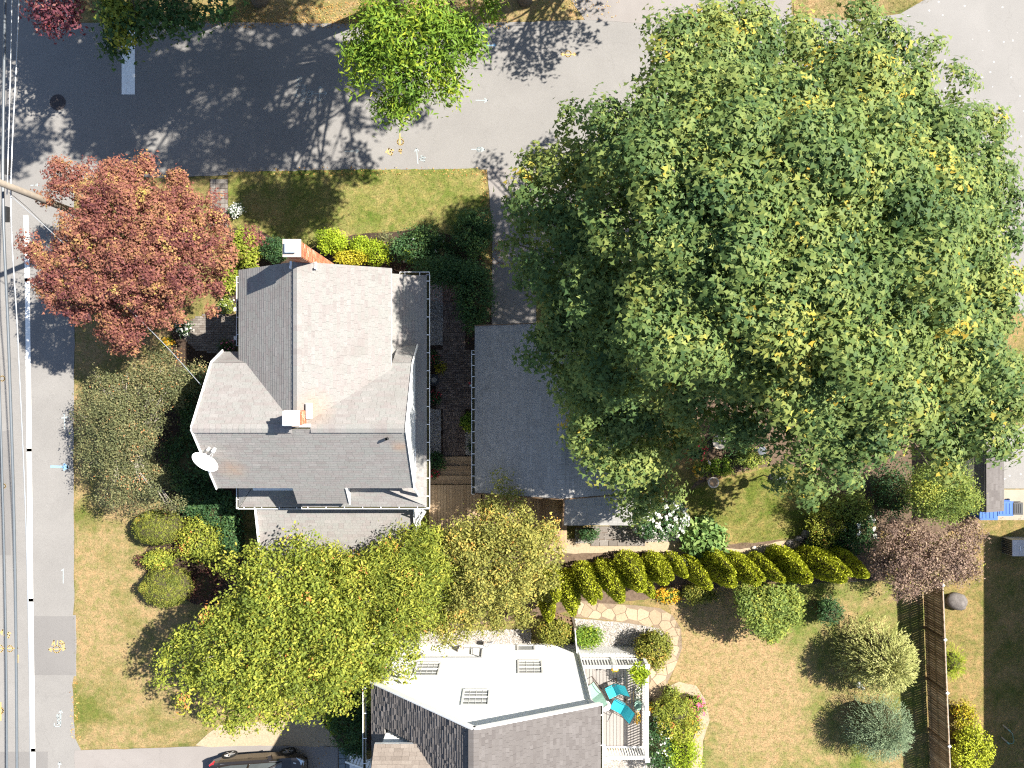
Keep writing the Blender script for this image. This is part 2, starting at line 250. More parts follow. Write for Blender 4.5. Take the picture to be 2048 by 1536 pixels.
# ------------------------------------------------------------------ mesh building
ORG = {}
class MB:
    def __init__(s): s.v = []; s.f = []; s.m = []; s.t = []
    def face(s, pts, m=0, t=0.5):
        i = len(s.v); s.v.extend(tuple(p) for p in pts); s.f.append(tuple(range(i, i + len(pts)))); s.m.append(m); s.t.append(t)
    def poly(s, verts, faces, m=0, t=0.5):
        i = len(s.v); s.v.extend(tuple(p) for p in verts)
        for f in faces: s.f.append(tuple(a + i for a in f)); s.m.append(m); s.t.append(t)
    def box(s, c, d, rot=0.0, m=0, t=0.5, mat=None):
        hx, hy, hz = d[0] / 2, d[1] / 2, d[2] / 2
        v = [Vector((x, y, z)) for z in (-hz, hz) for x, y in ((-hx, -hy), (hx, -hy), (hx, hy), (-hx, hy))]
        q = mat if mat is not None else Matrix.Rotation(rot, 3, 'Z')
        s.poly([q @ a + Vector(c) for a in v], [(3, 2, 1, 0), (4, 5, 6, 7), (0, 1, 5, 4), (1, 2, 6, 5), (2, 3, 7, 6), (3, 0, 4, 7)], m, t)
    def bar(s, a, b, w, h, m=0, t=0.5):
        a = Vector(a); b = Vector(b); d = b - a; L = d.length
        if L < 1e-6: return
        x = d / L; up = Vector((0, 0, 1)) if abs(x.z) < 0.95 else Vector((1, 0, 0))
        y = up.cross(x).normalized(); z = x.cross(y)
        q = Matrix((x, y, z)).transposed()
        s.box((a + b) / 2, (L, w, h), m=m, t=t, mat=q)
    def prism(s, poly, z0, z1, m=0, t=0.5, mtop=None):
        n = len(poly)
        a = [(p[0], p[1], z0) for p in poly]; b = [(p[0], p[1], z1) for p in poly]
        area = sum(poly[i][0] * poly[(i + 1) % n][1] - poly[(i + 1) % n][0] * poly[i][1] for i in range(n))
        if area < 0: a.reverse(); b.reverse()
        i = len(s.v); s.v.extend(a + b)
        s.f.append(tuple(i + k for k in reversed(range(n)))); s.m.append(m); s.t.append(t)
        s.f.append(tuple(i + n + k for k in range(n))); s.m.append(m if mtop is None else mtop); s.t.append(t)
        for k in range(n):
            j = (k + 1) % n; s.f.append((i + k, i + j, i + n + j, i + n + k)); s.m.append(m); s.t.append(t)
    def tube(s, pts, rad, n=8, m=0, t=0.5, cap=True):
        pts = [Vector(p) for p in pts]
        if not hasattr(rad, '__len__'): rad = [rad] * len(pts)
        i0 = len(s.v); prev = None
        for k, p in enumerate(pts):
            d = (pts[min(k + 1, len(pts) - 1)] - pts[max(k - 1, 0)]).normalized()
            if prev is None:
                up = Vector((0, 0, 1)) if abs(d.z) < 0.9 else Vector((1, 0, 0)); x = up.cross(d).normalized()
            else: x = (prev - d * prev.dot(d)).normalized()
            prev = x; y = d.cross(x)
            for j in range(n):
                a = 2 * math.pi * j / n; s.v.append(tuple(p + (x * math.cos(a) + y * math.sin(a)) * rad[k]))
        for k in range(len(pts) - 1):
            for j in range(n):
                a = i0 + k * n + j; b = i0 + k * n + (j + 1) % n
                s.f.append((a, b, b + n, a + n)); s.m.append(m); s.t.append(t)
        if cap:
            s.f.append(tuple(i0 + j for j in reversed(range(n)))); s.m.append(m); s.t.append(t)
            e = i0 + (len(pts) - 1) * n; s.f.append(tuple(e + j for j in range(n))); s.m.append(m); s.t.append(t)
    def lathe(s, c, prof, n=16, m=0, t=0.5, sy=1.0, cap=True):
        c = Vector(c); i0 = len(s.v)
        for r, z in prof:
            for j in range(n):
                a = 2 * math.pi * j / n; s.v.append((c.x + r * math.cos(a), c.y + r * math.sin(a) * sy, c.z + z))
        for k in range(len(prof) - 1):
            for j in range(n):
                a = i0 + k * n + j; b = i0 + k * n + (j + 1) % n
                s.f.append((a, b, b + n, a + n)); s.m.append(m); s.t.append(t)
        if cap:
            s.f.append(tuple(i0 + j for j in reversed(range(n)))); s.m.append(m); s.t.append(t)
            e = i0 + (len(prof) - 1) * n; s.f.append(tuple(e + j for j in range(n))); s.m.append(m); s.t.append(t)
    def rock(s, c, r, seed, m=0, t=0.5, nu=9, nv=6):
        c = Vector(c); i0 = len(s.v)
        for k in range(nv + 1):
            ph = math.pi * k / nv
            for j in range(nu):
                a = 2 * math.pi * j / nu; d = Vector((math.sin(ph) * math.cos(a), math.sin(ph) * math.sin(a), math.cos(ph)))
                q = 1 + 0.28 * noise.noise(d * 1.7 + Vector((seed * 3.1, seed, 0)))
                s.v.append((c.x + d.x * r[0] * q, c.y + d.y * r[1] * q, c.z + d.z * r[2] * q))
        for k in range(nv):
            for j in range(nu):
                a = i0 + k * nu + j; b = i0 + k * nu + (j + 1) % nu
                s.f.append((a + nu, b + nu, b, a)); s.m.append(m); s.t.append(t)
    def build(s, name, mats, parent=None, smooth=False, kind=None):
        me = bpy.data.meshes.new(name)
        o = ORG.get(parent, Vector((0, 0, 0))) if parent else Vector((0, 0, 0))
        me.from_pydata([(x - o.x, y - o.y, z - o.z) for x, y, z in s.v], [], s.f)
        if not isinstance(mats, (list, tuple)): mats = [mats]
        for q in mats: me.materials.append(q)
        me.polygons.foreach_set('material_index', s.m)
        if any(t != 0.5 for t in s.t):
            me.attributes.new('tint', 'FLOAT', 'FACE').data.foreach_set('value', s.t)
        if smooth: me.polygons.foreach_set('use_smooth', [True] * len(s.f))
        me.update()
        return link(bpy.data.objects.new(name, me), parent, kind)
def link(ob, parent=None, kind=None):
    C.objects.link(ob)
    if parent:
        ob.parent = parent; ORG[ob] = ORG.get(parent, Vector((0, 0, 0)))
    if kind: ob['kind'] = kind
    return ob
def thing(name, label, cat, loc=(0, 0, 0), group=None, rot=None):
    o = bpy.data.objects.new(name, None); o.empty_display_size = 0.2; C.objects.link(o)
    o.location = loc; o['label'] = label; o['category'] = cat
    if group: o['group'] = group
    ORG[o] = Vector(loc) if rot is None else Vector((0, 0, 0))
    if rot is not None: o.rotation_euler = (0, 0, rot)
    return o
def tag(o, label, cat, group=None):
    o['label'] = label; o['category'] = cat
    if group: o['group'] = group
    return o
def copy_tree(o, parent=None):
    c = o.copy(); C.objects.link(c)
    if parent: c.parent = parent
    for ch in list(o.children): copy_tree(ch, c)
    return c

# ------------------------------------------------------------------ foliage
LEAF = {  # outline in leaf space (length 1 along x), one n-gon per leaf
    'maple': [(0, 0, 0), (0.18, -0.52, 0.05), (0.42, -0.2, 0), (1, 0, -0.06), (0.42, 0.2, 0), (0.18, 0.52, 0.05)],
    'oval': [(0, 0, 0), (0.45, -0.27, 0.07), (1, 0, -0.05), (0.45, 0.27, 0.07)],
    'long': [(0, 0, 0), (0.4, -0.14, 0.03), (1, 0, -0.08), (0.4, 0.14, 0.03)],
    'fan': [(0, 0, 0), (0.75, -0.32, 0.05), (1, 0, 0), (0.75, 0.32, -0.05)],
    'blade': [(0, -0.05, 0), (0.6, -0.035, 0.0), (1, 0, 0), (0.6, 0.035, 0.0)],
    'petal': [(-0.5, 0, 0.0), (0, -0.5, 0.06), (0.5, 0, 0.0), (0, 0.5, 0.06)],
}
def leaves_to_mesh(name, pos, nrm, size, tint, shape, mats, parent=None, along=None, kind=None, core=None):
    N = len(pos); T = np.array(LEAF[shape]); k = len(T)
    nrm = nrm / np.maximum(np.linalg.norm(nrm, axis=1, keepdims=True), 1e-6)
    a = RNG.normal(size=(N, 3)) if along is None else along + 0.25 * RNG.normal(size=(N, 3))
    if along is None:
        x = a - nrm * np.sum(a * nrm, 1, keepdims=True)
    else:
        x = a; nrm = nrm - x * (np.sum(nrm * x, 1, keepdims=True) / np.maximum(np.sum(x * x, 1, keepdims=True), 1e-9))
        nrm /= np.maximum(np.linalg.norm(nrm, axis=1, keepdims=True), 1e-6)
    x /= np.maximum(np.linalg.norm(x, axis=1, keepdims=True), 1e-6)
    y = np.cross(nrm, x)
    V = pos[:, None, :] + size[:, None, None] * (T[None, :, 0:1] * x[:, None, :] + T[None, :, 1:2] * y[:, None, :] + T[None, :, 2:3] * nrm[:, None, :])
    V = V.reshape(-1, 3)
    o = ORG.get(parent, Vector((0, 0, 0))) if parent else Vector((0, 0, 0))
    V = V - np.array(o)
    cv, cf = core if core else ([], [])
    nv = N * k
    allv = np.concatenate([V, np.array(cv) - np.array(o)]) if cv else V
    me = bpy.data.meshes.new(name)
    me.vertices.add(len(allv)); me.vertices.foreach_set('co', allv.astype(np.float32).ravel())
    lens = np.concatenate([np.full(N, k), np.array([len(f) for f in cf], int)]) if cf else np.full(N, k)
    loops = np.concatenate([np.arange(nv), np.array([i + nv for f in cf for i in f], int)]) if cf else np.arange(nv)
    starts = np.concatenate([[0], np.cumsum(lens)[:-1]])
    me.loops.add(len(loops)); me.loops.foreach_set('vertex_index', loops.astype(np.int32))
    me.polygons.add(len(lens)); me.polygons.foreach_set('loop_start', starts.astype(np.int32))
    me.polygons.foreach_set('material_index', np.concatenate([np.zeros(N, np.int32), np.ones(len(cf), np.int32)]))
    me.update(calc_edges=True)
    tt = np.concatenate([np.clip(tint, 0, 1), np.zeros(len(cf))]).astype(np.float32)
    me.attributes.new('tint', 'FLOAT', 'FACE').data.foreach_set('value', tt)
    if not isinstance(mats, (list, tuple)): mats = [mats]
    for q in mats: me.materials.append(q)
    if cf and len(mats) < 2: me.materials.append(M_twig)
    me.validate()
    return link(bpy.data.objects.new(name, me), parent, kind)
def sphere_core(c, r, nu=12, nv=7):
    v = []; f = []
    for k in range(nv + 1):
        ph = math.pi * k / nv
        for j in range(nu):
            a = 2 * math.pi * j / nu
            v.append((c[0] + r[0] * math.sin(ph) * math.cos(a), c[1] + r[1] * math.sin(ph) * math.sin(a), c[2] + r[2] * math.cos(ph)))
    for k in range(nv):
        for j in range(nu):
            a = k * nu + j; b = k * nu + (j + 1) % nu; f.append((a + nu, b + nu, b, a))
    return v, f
def lobe_leaves(lobes, n, clump=10, spread=0.3, shell=(0.7, 1.0), up=0.5, jit=0.6, low=-0.45):
    """leaves gathered in twig-end clumps over the upper shells of many lobes -> pos, normal, tint"""
    L = np.array(lobes, float)
    w = (L[:, 3] * L[:, 4]) ** 0.9 * (L[:, 6] if L.shape[1] > 6 else 1); w = w / w.sum()
    nc = max(1, n // clump)
    li = RNG.choice(len(L), nc, p=w)
    d = RNG.normal(size=(nc, 3)); d /= np.linalg.norm(d, axis=1, keepdims=True)
    d[:, 2] = np.where(d[:, 2] < low, -d[:, 2], d[:, 2])
    rr = RNG.uniform(shell[0], shell[1], (nc, 1))
    cc = L[li, :3] + d * L[li, 3:6] * rr
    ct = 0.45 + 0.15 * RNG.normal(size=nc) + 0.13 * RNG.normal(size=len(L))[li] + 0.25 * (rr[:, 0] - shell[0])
    ci = np.repeat(np.arange(nc), clump); N = len(ci)
    off = RNG.normal(size=(N, 3)) * spread * np.array([1, 1, 0.6])
    pos = cc[ci] + off
    nrm = d[ci] * 0.6 + np.array([0, 0, up]) + 0.9 * off / max(spread, 1e-3) * 0.35 + jit * RNG.normal(size=(N, 3))
    tint = ct[ci] + 0.075 * RNG.normal(size=N)
    return pos, nrm, tint, d[ci]
def poly_dist(poly, q):
    """inside?, distance to the outline"""
    P0 = np.array(poly, float); P1 = np.roll(P0, -1, 0); q = np.atleast_2d(q)
    e = P1 - P0; dd = q[:, None, :] - P0[None]
    t = np.clip((dd * e).sum(2) / (e * e).sum(1), 0, 1)
    dist = np.linalg.norm(dd - t[..., None] * e, axis=2).min(1)
    c1 = (P0[None, :, 1] > q[:, None, 1]) != (P1[None, :, 1] > q[:, None, 1])
    xi = P0[None, :, 0] + (q[:, None, 1] - P0[None, :, 1]) * (P1 - P0)[None, :, 0] / np.where(np.abs((P1 - P0)[None, :, 1]) < 1e-9, 1e-9, (P1 - P0)[None, :, 1])
    inside = ((q[:, None, 0] < xi) & c1).sum(1) % 2 == 1
    return inside, dist
def outline_lobes(poly, z0, z1, r, spacing, flat=0.8, dmax=None, tries=4000, under=True, sub=0, pw=None, sprig=0):
    """fill a crown outline (given where the photograph shows it) with leafy lobes under a dome z0..z1"""
    P0 = np.array(poly, float); lo = P0.min(0); hi = P0.max(0); out = []; keep = []
    q = RNG.uniform(lo, hi, (tries, 2)); ins, ds = poly_dist(poly, q)
    rp = r * F / (H - (z0 + z1) / 2)
    dm = dmax or ds[ins].max()
    for p, i, d in zip(q, ins, ds):
        if not i or d < rp * 0.75: continue
        if any((p[0] - k[0]) ** 2 + (p[1] - k[1]) ** 2 < spacing ** 2 for k in keep): continue
        keep.append(p)
        t = min(1.0, d / dm); z = z0 + (z1 - z0) * (math.sqrt(max(0, 1 - (1 - t) ** 2)) if pw is None else 1 - (1 - t) ** pw) + random.uniform(-0.5, 0.5) * r * 0.9
        s = r * random.uniform(0.75, 1.2); w = P(p[0], p[1], z - s * 0.3)
        if not sub: out.append((w.x, w.y, w.z - s * 0.35, s, s, s * flat, 1.0))
        else:      # a bough: small leafy heads round its upper side, gaps between boughs
            out.append((w.x, w.y, w.z - s * 0.6, s * .8, s * .8, s * .5, .5))
            for j in range(sub):
                a = 6.283 * (j + random.random()) / sub; e = random.uniform(0.15, 1.35); q = s * random.uniform(.30, .48)
                out.append((w.x + s * .8 * math.cos(a) * math.cos(e), w.y + s * .8 * math.sin(a) * math.cos(e), w.z - s * .45 + s * .75 * math.sin(e), q, q, q * .75, 1.3))
        if under and z - z0 > 1.6 * r:
            zz = random.uniform(z0 - 0.3 * r, z - 1.4 * r); c = P0.mean(0); pp = p * 0.92 + c * 0.08
            w2 = P(pp[0], pp[1], zz); out.append((w2.x, w2.y, w2.z, s, s, s * 0.7, 0.35))
    for k in range(sprig):     # single shoots poking out past the crown
        i = random.randrange(len(P0)); p = P0[i] + (P0[(i + 1) % len(P0)] - P0[i]) * random.random(); c = P0.mean(0)
        f = random.uniform(.1, 1.0); e = P0[i] * 0; p = c + (p - c) * (random.uniform(.96, 1.07) if f > .45 else random.uniform(.4, .95))
        t = min(1.0, poly_dist(poly, p[None])[1][0] / dm) if f <= .45 else 0.1
        z = z0 + (z1 - z0) * (math.sqrt(max(0, 1 - (1 - t) ** 2))) + random.uniform(0, .5) * r; w = P(p[0], p[1], z); q = random.uniform(.16, .30) * r / .6
        out.append((w.x, w.y, w.z, q, q, q * .8, 2.2))
    return out
def limbs_mb(base, top, r0, lobes, nlimb=18, lean=0.4):
    """trunk and limbs reaching into the lobes"""
    mb = MB(); base = Vector(base); top = Vector(top)
    mid = base.lerp(top, 0.5) + Vector((random.uniform(-.2, .2), random.uniform(-.2, .2), 0))
    mb.tube([base - Vector((0, 0, 0.1)), base + Vector((0, 0, 0.25)), mid, top], [r0 * 1.5, r0 * 1.1, r0 * 0.85, r0 * 0.5], 10)
    sel = sorted(lobes, key=lambda q: random.random())[:nlimb]
    for q in sel:
        c = Vector(q[:3]); t0 = random.uniform(0.45, 0.95); a = base.lerp(top, t0)
        if (c - a).length < 0.3: continue
        m1 = a.lerp(c, 0.45) + Vector((random.uniform(-.3, .3), random.uniform(-.3, .3), random.uniform(0.0, 0.5)))
        ra = r0 * random.uniform(0.28, 0.45)
        mb.tube([a, m1, c + Vector((0, 0, q[5] * 0.4))], [ra, ra * 0.6, ra * 0.15], 6)
        for _ in range(2):
            e = c + Vector((random.uniform(-1, 1) * q[3], random.uniform(-1, 1) * q[4], random.uniform(0, .8) * q[5]))
            mb.tube([m1.lerp(c, 0.4), e], [ra * 0.35, ra * 0.06], 5, cap=False)
    return mb
def tree(name, label, lobes, base, top, r0, n, leaf, size, mat, clump=10, spread=0.3, bark=None, group=None, nlimb=18, cat='tree', **kw):
    t = thing(name, label, cat, base, group)
    limbs_mb(base, top, r0, lobes, nlimb).build('trunk', bark or M_bark, t, smooth=True)
    pos, nrm, tint, d = lobe_leaves(lobes, n, clump, spread, **kw)
    sz = size * RNG.uniform(0.5, 1.35, len(pos))
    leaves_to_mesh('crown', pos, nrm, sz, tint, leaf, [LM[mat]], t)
    return t
def shrub(name, label, px, py, rpx, ht, n, leaf, size, mat, cat='shrub', rpy=None, lump=0.28, nl=9, group=None, spread=0.07, clump=6, core=0.8, z0=0.0, flowers=None, jit=0.6, up=0.4):
    """a shrub seen at (px, py) with its half width in photo pixels"""
    zc = z0 + ht * 0.5; rpy = rpy or rpx
    k = (H - z0 - ht * 0.55) / F; rx = rpx * k; ry = rpy * k
    c = P(px, py, z0 + ht * 0.55); c.z = zc
    t = thing(name, label, cat, (c.x, c.y, z0), group)
    lobes = [(c.x, c.y, zc, rx * 0.86, ry * 0.86, ht * 0.48, 1.0)]
    for i in range(nl):
        a = 2 * math.pi * (i + random.random() * 0.7) / nl; q = random.uniform(0.35, 0.72); s = random.uniform(0.7, 1.3) * lump
        lobes.append((c.x + rx * q * math.cos(a), c.y + ry * q * math.sin(a), z0 + ht * random.uniform(0.5, 0.82), rx * (s + 0.12), ry * (s + 0.12), ht * (s * 0.5 + 0.1), 1.2))
    pos, nrm, tint, d = lobe_leaves(lobes, n, clump, spread, shell=(0.82, 1.0), up=up, jit=jit)
    pos[:, 2] = np.maximum(pos[:, 2], z0 + 0.03)
    sz = size * RNG.uniform(0.6, 1.3, len(pos))
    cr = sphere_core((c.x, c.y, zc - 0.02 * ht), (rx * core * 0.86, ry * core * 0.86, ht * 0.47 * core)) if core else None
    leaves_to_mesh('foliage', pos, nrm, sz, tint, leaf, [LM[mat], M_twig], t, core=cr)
    if core:
        st = MB(); st.tube([(c.x, c.y, z0 - 0.05), (c.x, c.y, z0 + ht * 0.4)], [0.05, 0.03], 6); st.build('stem', M_bark, t)
    if flowers:
        fm, fn, fs, fr = flowers
        L2 = [(c.x, c.y, zc, rx * 0.95, ry * 0.95, ht * 0.52, 1.0)]
        p2, n2, t2, _ = lobe_leaves(L2, fn, fr, 0.05, shell=(0.95, 1.08), up=0.8, jit=0.5, low=0.05)
        leaves_to_mesh('blossom', p2, n2, fs * RNG.uniform(0.7, 1.3, len(p2)), t2, 'petal', [LM[fm]], t, kind='stuff')
    return t

# ------------------------------------------------------------------ ground, roads, lawns
def jag(poly, amp, step=14, seed=0):
    """subdivide a px outline and roughen it, like a worn turf or gravel edge"""
    out = []
    for i, a in enumerate(poly):
        b = poly[(i + 1) % len(poly)]; L = math.hypot(b[0] - a[0], b[1] - a[1]); n = max(1, int(L / step))
        for k in range(n):
            x = a[0] + (b[0] - a[0]) * k / n; y = a[1] + (b[1] - a[1]) * k / n
            nx = noise.noise(Vector((x * .05, y * .05, seed))) + 0.6 * noise.noise(Vector((x * .21, y * .21, seed)))
            ny = noise.noise(Vector((x * .05, y * .05, seed + 9))) + 0.6 * noise.noise(Vector((x * .21, y * .21, seed + 9)))
            out.append((x + amp * nx, y + amp * ny))
    return out
def sheet(name, poly, z, mat, amp=0, step=14, seed=0, parent=None):
    mb = MB(); q = jag(poly, amp, step, seed) if amp else poly
    pts = [P(x, y) for x, y in q]
    ar = sum(pts[i].x * pts[(i + 1) % len(pts)].y - pts[(i + 1) % len(pts)].x * pts[i].y for i in range(len(pts)))
    if ar < 0: pts.reverse()
    mb.face([(p.x, p.y, z) for p in pts])
    return mb.build(name, mat, parent, kind='structure')
mb = MB(); mb.face([(-400, -400, 0), (400, -400, 0), (400, 400, 0), (-400, 400, 0)])
mb.build('ground', M_ground, kind='structure')
ROAD_E = [(146, -3000), (146, 1480), (158, 1500), (158, 4500)]
sheet('main_road', [(-260, -3000), (148, -3000), (148, 200), (150, 640), (147, 900), (149, 1200), (147, 1230), (153, 1260), (151, 1330), (146, 1370), (150, 1475), (163, 1500), (165, 4500), (-260, 4500)], 0.012, M_road, 2.0, 16, 1)
sheet('side_road', [(140, 46), (420, 44), (700, 48), (1010, 45), (1240, 38), (1300, 44), (1580, 30), (1790, 34), (1890, -20), (1990, -400), (2700, -400), (2700, 300), (2040, 320), (1600, 380), (1250, 360), (1064, 345), (970, 339), (700, 340), (420, 352), (140, 360)], 0.016, M_side, 1.6, 18, 2)
sheet('parking_lot', [(1720, 40), (1800, 28), (1900, -30), (1960, -420), (3300, -420), (3300, 700), (2050, 640), (1900, 360), (1760, 330)], 0.020, M_lot, 0)
sheet('driveway', [(974, 335), (1300, 350), (1300, 560), (1072, 580), (1072, 690), (982, 690), (985, 470)], 0.020, M_drive, 1.4, 14, 4)
sheet('north_driveway', [(1150, -500), (1580, -500), (1583, 34), (1300, 48), (1170, 40), (1120, -30)], 0.0205, M_drive, 1.2, 16, 5)
sheet('south_driveway', [(150, 1500), (300, 1496), (395, 1492), (500, 1490), (690, 1492), (690, 1760), (150, 1760)], 0.022, M_drive, 1.5, 16, 6)
sheet('gravel_apron', [(392, 1490), (405, 1478), (440, 1449), (520, 1443), (640, 1437), (655, 1440), (680, 1492), (520, 1491), (420, 1493)], 0.027, M_paver_tan, 2.0, 10, 7)
sheet('east_driveway', [(1985, 850), (2500, 850), (2500, 977), (1985, 977)], 0.012, M_lot, 0)
o = sheet('concrete_walk', [(1985, 979), (2500, 979), (2500, 1040), (1985, 1040)], 0.016, M_conc, 0)
for px in (2010, 2040, 2075, 2110):
    pass
# turf
sheet('north_verge', [(150, -420), (1160, -420), (1160, 0), (1235, 34), (1100, 42), (930, 46), (720, 50), (450, 47), (150, 42)], 0.006, M_lawn_dry, 3, 16, 11)
sheet('north_lawn', [(1586, 36), (1590, -420), (1960, -420), (1905, -40), (1800, 22), (1700, 40)], 0.024, M_lawn_dry, 2.5, 14, 12)
sheet('upper_lawn', [(456, 344), (560, 342), (700, 339), (850, 339), (955, 337), (968, 345), (972, 390), (975, 440), (978, 520), (900, 520), (840, 452), (790, 462), (710, 468), (640, 485), (600, 500), (500, 480), (458, 440)], 0.020, M_lawn_up, 1.8, 10, 13)
sheet('west_verge', [(151, 640), (300, 640), (420, 720), (420, 1000), (470, 1100), (640, 1250), (730, 1300), (730, 1430), (640, 1437), (520, 1443), (440, 1449), (400, 1480), (300, 1494), (160, 1498), (149, 1475), (147, 1370), (151, 1330), (153, 1260), (148, 1230), (150, 1200)], 0.010, M_lawn_dry, 2.2, 10, 14)
sheet('back_lawn', [(1330, 1190), (1500, 1150), (1845, 1150), (1860, 1700), (1390, 1700), (1398, 1530), (1418, 1430), (1400, 1370), (1340, 1362), (1364, 1290)], 0.008, M_lawn_back, 2, 12, 15)
sheet('garden_lawn', [(1375, 985), (1440, 960), (1520, 940), (1580, 930), (1660, 1000), (1640, 1060), (1580, 1075), (1480, 1090), (1400, 1060), (1375, 1030)], 0.012, M_lawn_green, 3, 10, 16)
sheet('east_lawn', [(1868, 1100), (2000, 1032), (2600, 1032), (2600, 1800), (1880, 1800)], 0.008, M_lawn_east, 0)
# planting beds
sheet('planting_bed', [(455, 455), (520, 462), (600, 505), (640, 490), (712, 470), (792, 464), (842, 455), (900, 470), (960, 505), (982, 560), (985, 690), (870, 690), (860, 560), (600, 560), (455, 620)], 0.026, M_mulch, 2.5, 10, 17)
sheet('planting_bed', [(330, 690), (350, 655), (470, 640), (480, 1010), (500, 1160), (420, 1215), (300, 1180), (285, 1110), (330, 1040), (310, 900), (340, 760)], 0.018, M_mulch, 3, 10, 18)
sheet('planting_bed', [(1050, 1090), (1300, 1100), (1700, 1070), (1760, 1060), (1770, 1160), (1480, 1168), (1340, 1190), (1190, 1212), (1080, 1235), (860, 1262), (700, 1290), (500, 1180), (700, 1150), (900, 1110)], 0.016, M_soil, 3, 12, 19)
sheet('planting_bed', [(1240, 700), (1380, 800), (1420, 930), (1380, 980), (1440, 950), (1580, 925), (1700, 1000), (1760, 1060), (1850, 1090), (1960, 1030), (1980, 900), (1800, 640), (1500, 420), (1280, 380), (1250, 560)], 0.010, M_soil, 4, 16, 20)
sheet('planting_bed', [(1300, 1400), (1340, 1372), (1375, 1378), (1400, 1410), (1396, 1455), (1380, 1500), (1380, 1700), (1296, 1700)], 0.020, M_mulch, 2, 10, 21)
sheet('planting_bed', [(640, 1440), (735, 1300), (745, 1500), (690, 1500)], 0.029, M_mulch, 2, 10, 22)
sheet('stone_dust_path', [(1100, 1086), (1140, 1078), (1270, 1060), (1320, 1065), (1380, 1090), (1480, 1098), (1600, 1075), (1600, 1095), (1460, 1115), (1270, 1103), (1110, 1108)], 0.021, M_paver_tan, 2, 10, 23)
sheet('stone_dust_path', [(1332, 1374), (1358, 1363), (1392, 1370), (1409, 1396), (1419, 1440), (1406, 1482), (1397, 1700), (1376, 1700), (1384, 1482), (1398, 1444), (1394, 1410), (1376, 1386), (1344, 1388)], 0.0235, M_paver_tan, 1.2, 10, 27)
sheet('gravel_strip', [(782, 1268), (870, 1262), (1062, 1258), (1062, 1288), (782, 1292)], 0.022, M_gravelbed, 1.2, 10, 24)
sheet('gravel_yard', [(1150, 1236), (1230, 1243), (1300, 1250), (1322, 1256), (1336, 1290), (1320, 1320), (1290, 1330), (1150, 1310)], 0.022, M_gravelbed, 1, 10, 25)
sheet('gravel_yard', [(1200, 1500), (1312, 1500), (1312, 1700), (1200, 1700)], 0.022, M_gravelbed, 0)
sheet('side_court', [(852, 540), (958, 540), (958, 925), (852, 925)], 0.032, M_mulch, 0)
sheet('gravel_strip', [(858, 560), (886, 560), (886, 690), (858, 690)], 0.036, M_gravelbed, 0)
sheet('gravel_strip', [(858, 818), (882, 818), (882, 906), (858, 906)], 0.036, M_gravelbed, 0)
sheet('gravel_strip', [(930, 845), (955, 845), (955, 910), (930, 910)], 0.036, M_gravelbed, 0)
sheet('gravel_strip', [(1150, 1055), (1360, 1050), (1360, 1082), (1150, 1086)], 0.027, M_gravelbed, 2, 8, 26)

# road paint and utility marks
def ribbon(mb, pts, w, z, m=0):
    q = [P(*p) for p in pts]
    for a, b in zip(q, q[1:]):
        d = (b - a); d.z = 0
        if d.length < 1e-5: continue
        d.normalize(); nrm = Vector((-d.y, d.x, 0)) * w / 2; e = d * w * 0.35
        mb.face([(p.x, p.y, z) for p in (a - e - nrm, b + e - nrm, b + e + nrm, a - e + nrm)])
def marking(name, strokes, w, z, mat):
    mb = MB()
    for i, s in enumerate(strokes): ribbon(mb, s, w, z + 0.0006 * (i % 6))
    return mb.build(name, mat, kind='structure')
mb = MB()
for (a, b) in (((52, 434), (54, 470)), ((54, 480), (55, 560)), ((55, 560), (59, 900)), ((59, 900), (62, 1200)), ((62, 1200), (66, 1500)), ((66, 1500), (72, 1900))):
    ribbon(mb, (a, b), 0.22, 0.018)
mb.build('edge_line', M_white_paint, kind='structure')
mb = MB(); ribbon(mb, ((257, 46), (257, 180)), 0.60, 0.0215); mb.build('stop_line', M_white_paint, kind='structure')
mb = MB(); ribbon(mb, ((-215, -2500), (-215, 3500)), 0.12, 0.018); ribbon(mb, ((-225, -2500), (-225, 3500)), 0.12, 0.018)
mb.build('centre_line', M_spray_y, kind='structure')
sheet('road_patch', [(-260, 1230), (152, 1230), (153, 1352), (-260, 1352)], 0.0155, M_road)
for i, q in enumerate(([(-260, 1505), (96, 1503), (96, 1800), (-260, 1800)], [(60, 1232), (150, 1232), (152, 1350), (62, 1350)], [(-40, 870), (20, 860), (22, 1110), (-40, 1110)])):
    sheet('road_patch', q, 0.0165 if i != 1 else 0.0168, M_patch)
def circ(cx, cy, r, n=12, a0=0, a1=360): return [[(cx + r * math.cos(R(a0 + (a1 - a0) * k / n)), cy + r * math.sin(R(a0 + (a1 - a0) * k / n))) for k in range(n + 1)]]
def arrow(x0, y0, x1, y1, h=8, two=False):
    a = math.atan2(y1 - y0, x1 - x0); s = [[(x0, y0), (x1, y1)]]
    def head(x, y, a): return [(x - h * math.cos(a - .6), y - h * math.sin(a - .6)), (x, y), (x - h * math.cos(a + .6), y - h * math.sin(a + .6))]
    s.append(head(x1, y1, a))
    if two: s.append(head(x0, y0, a + math.pi))
    return s
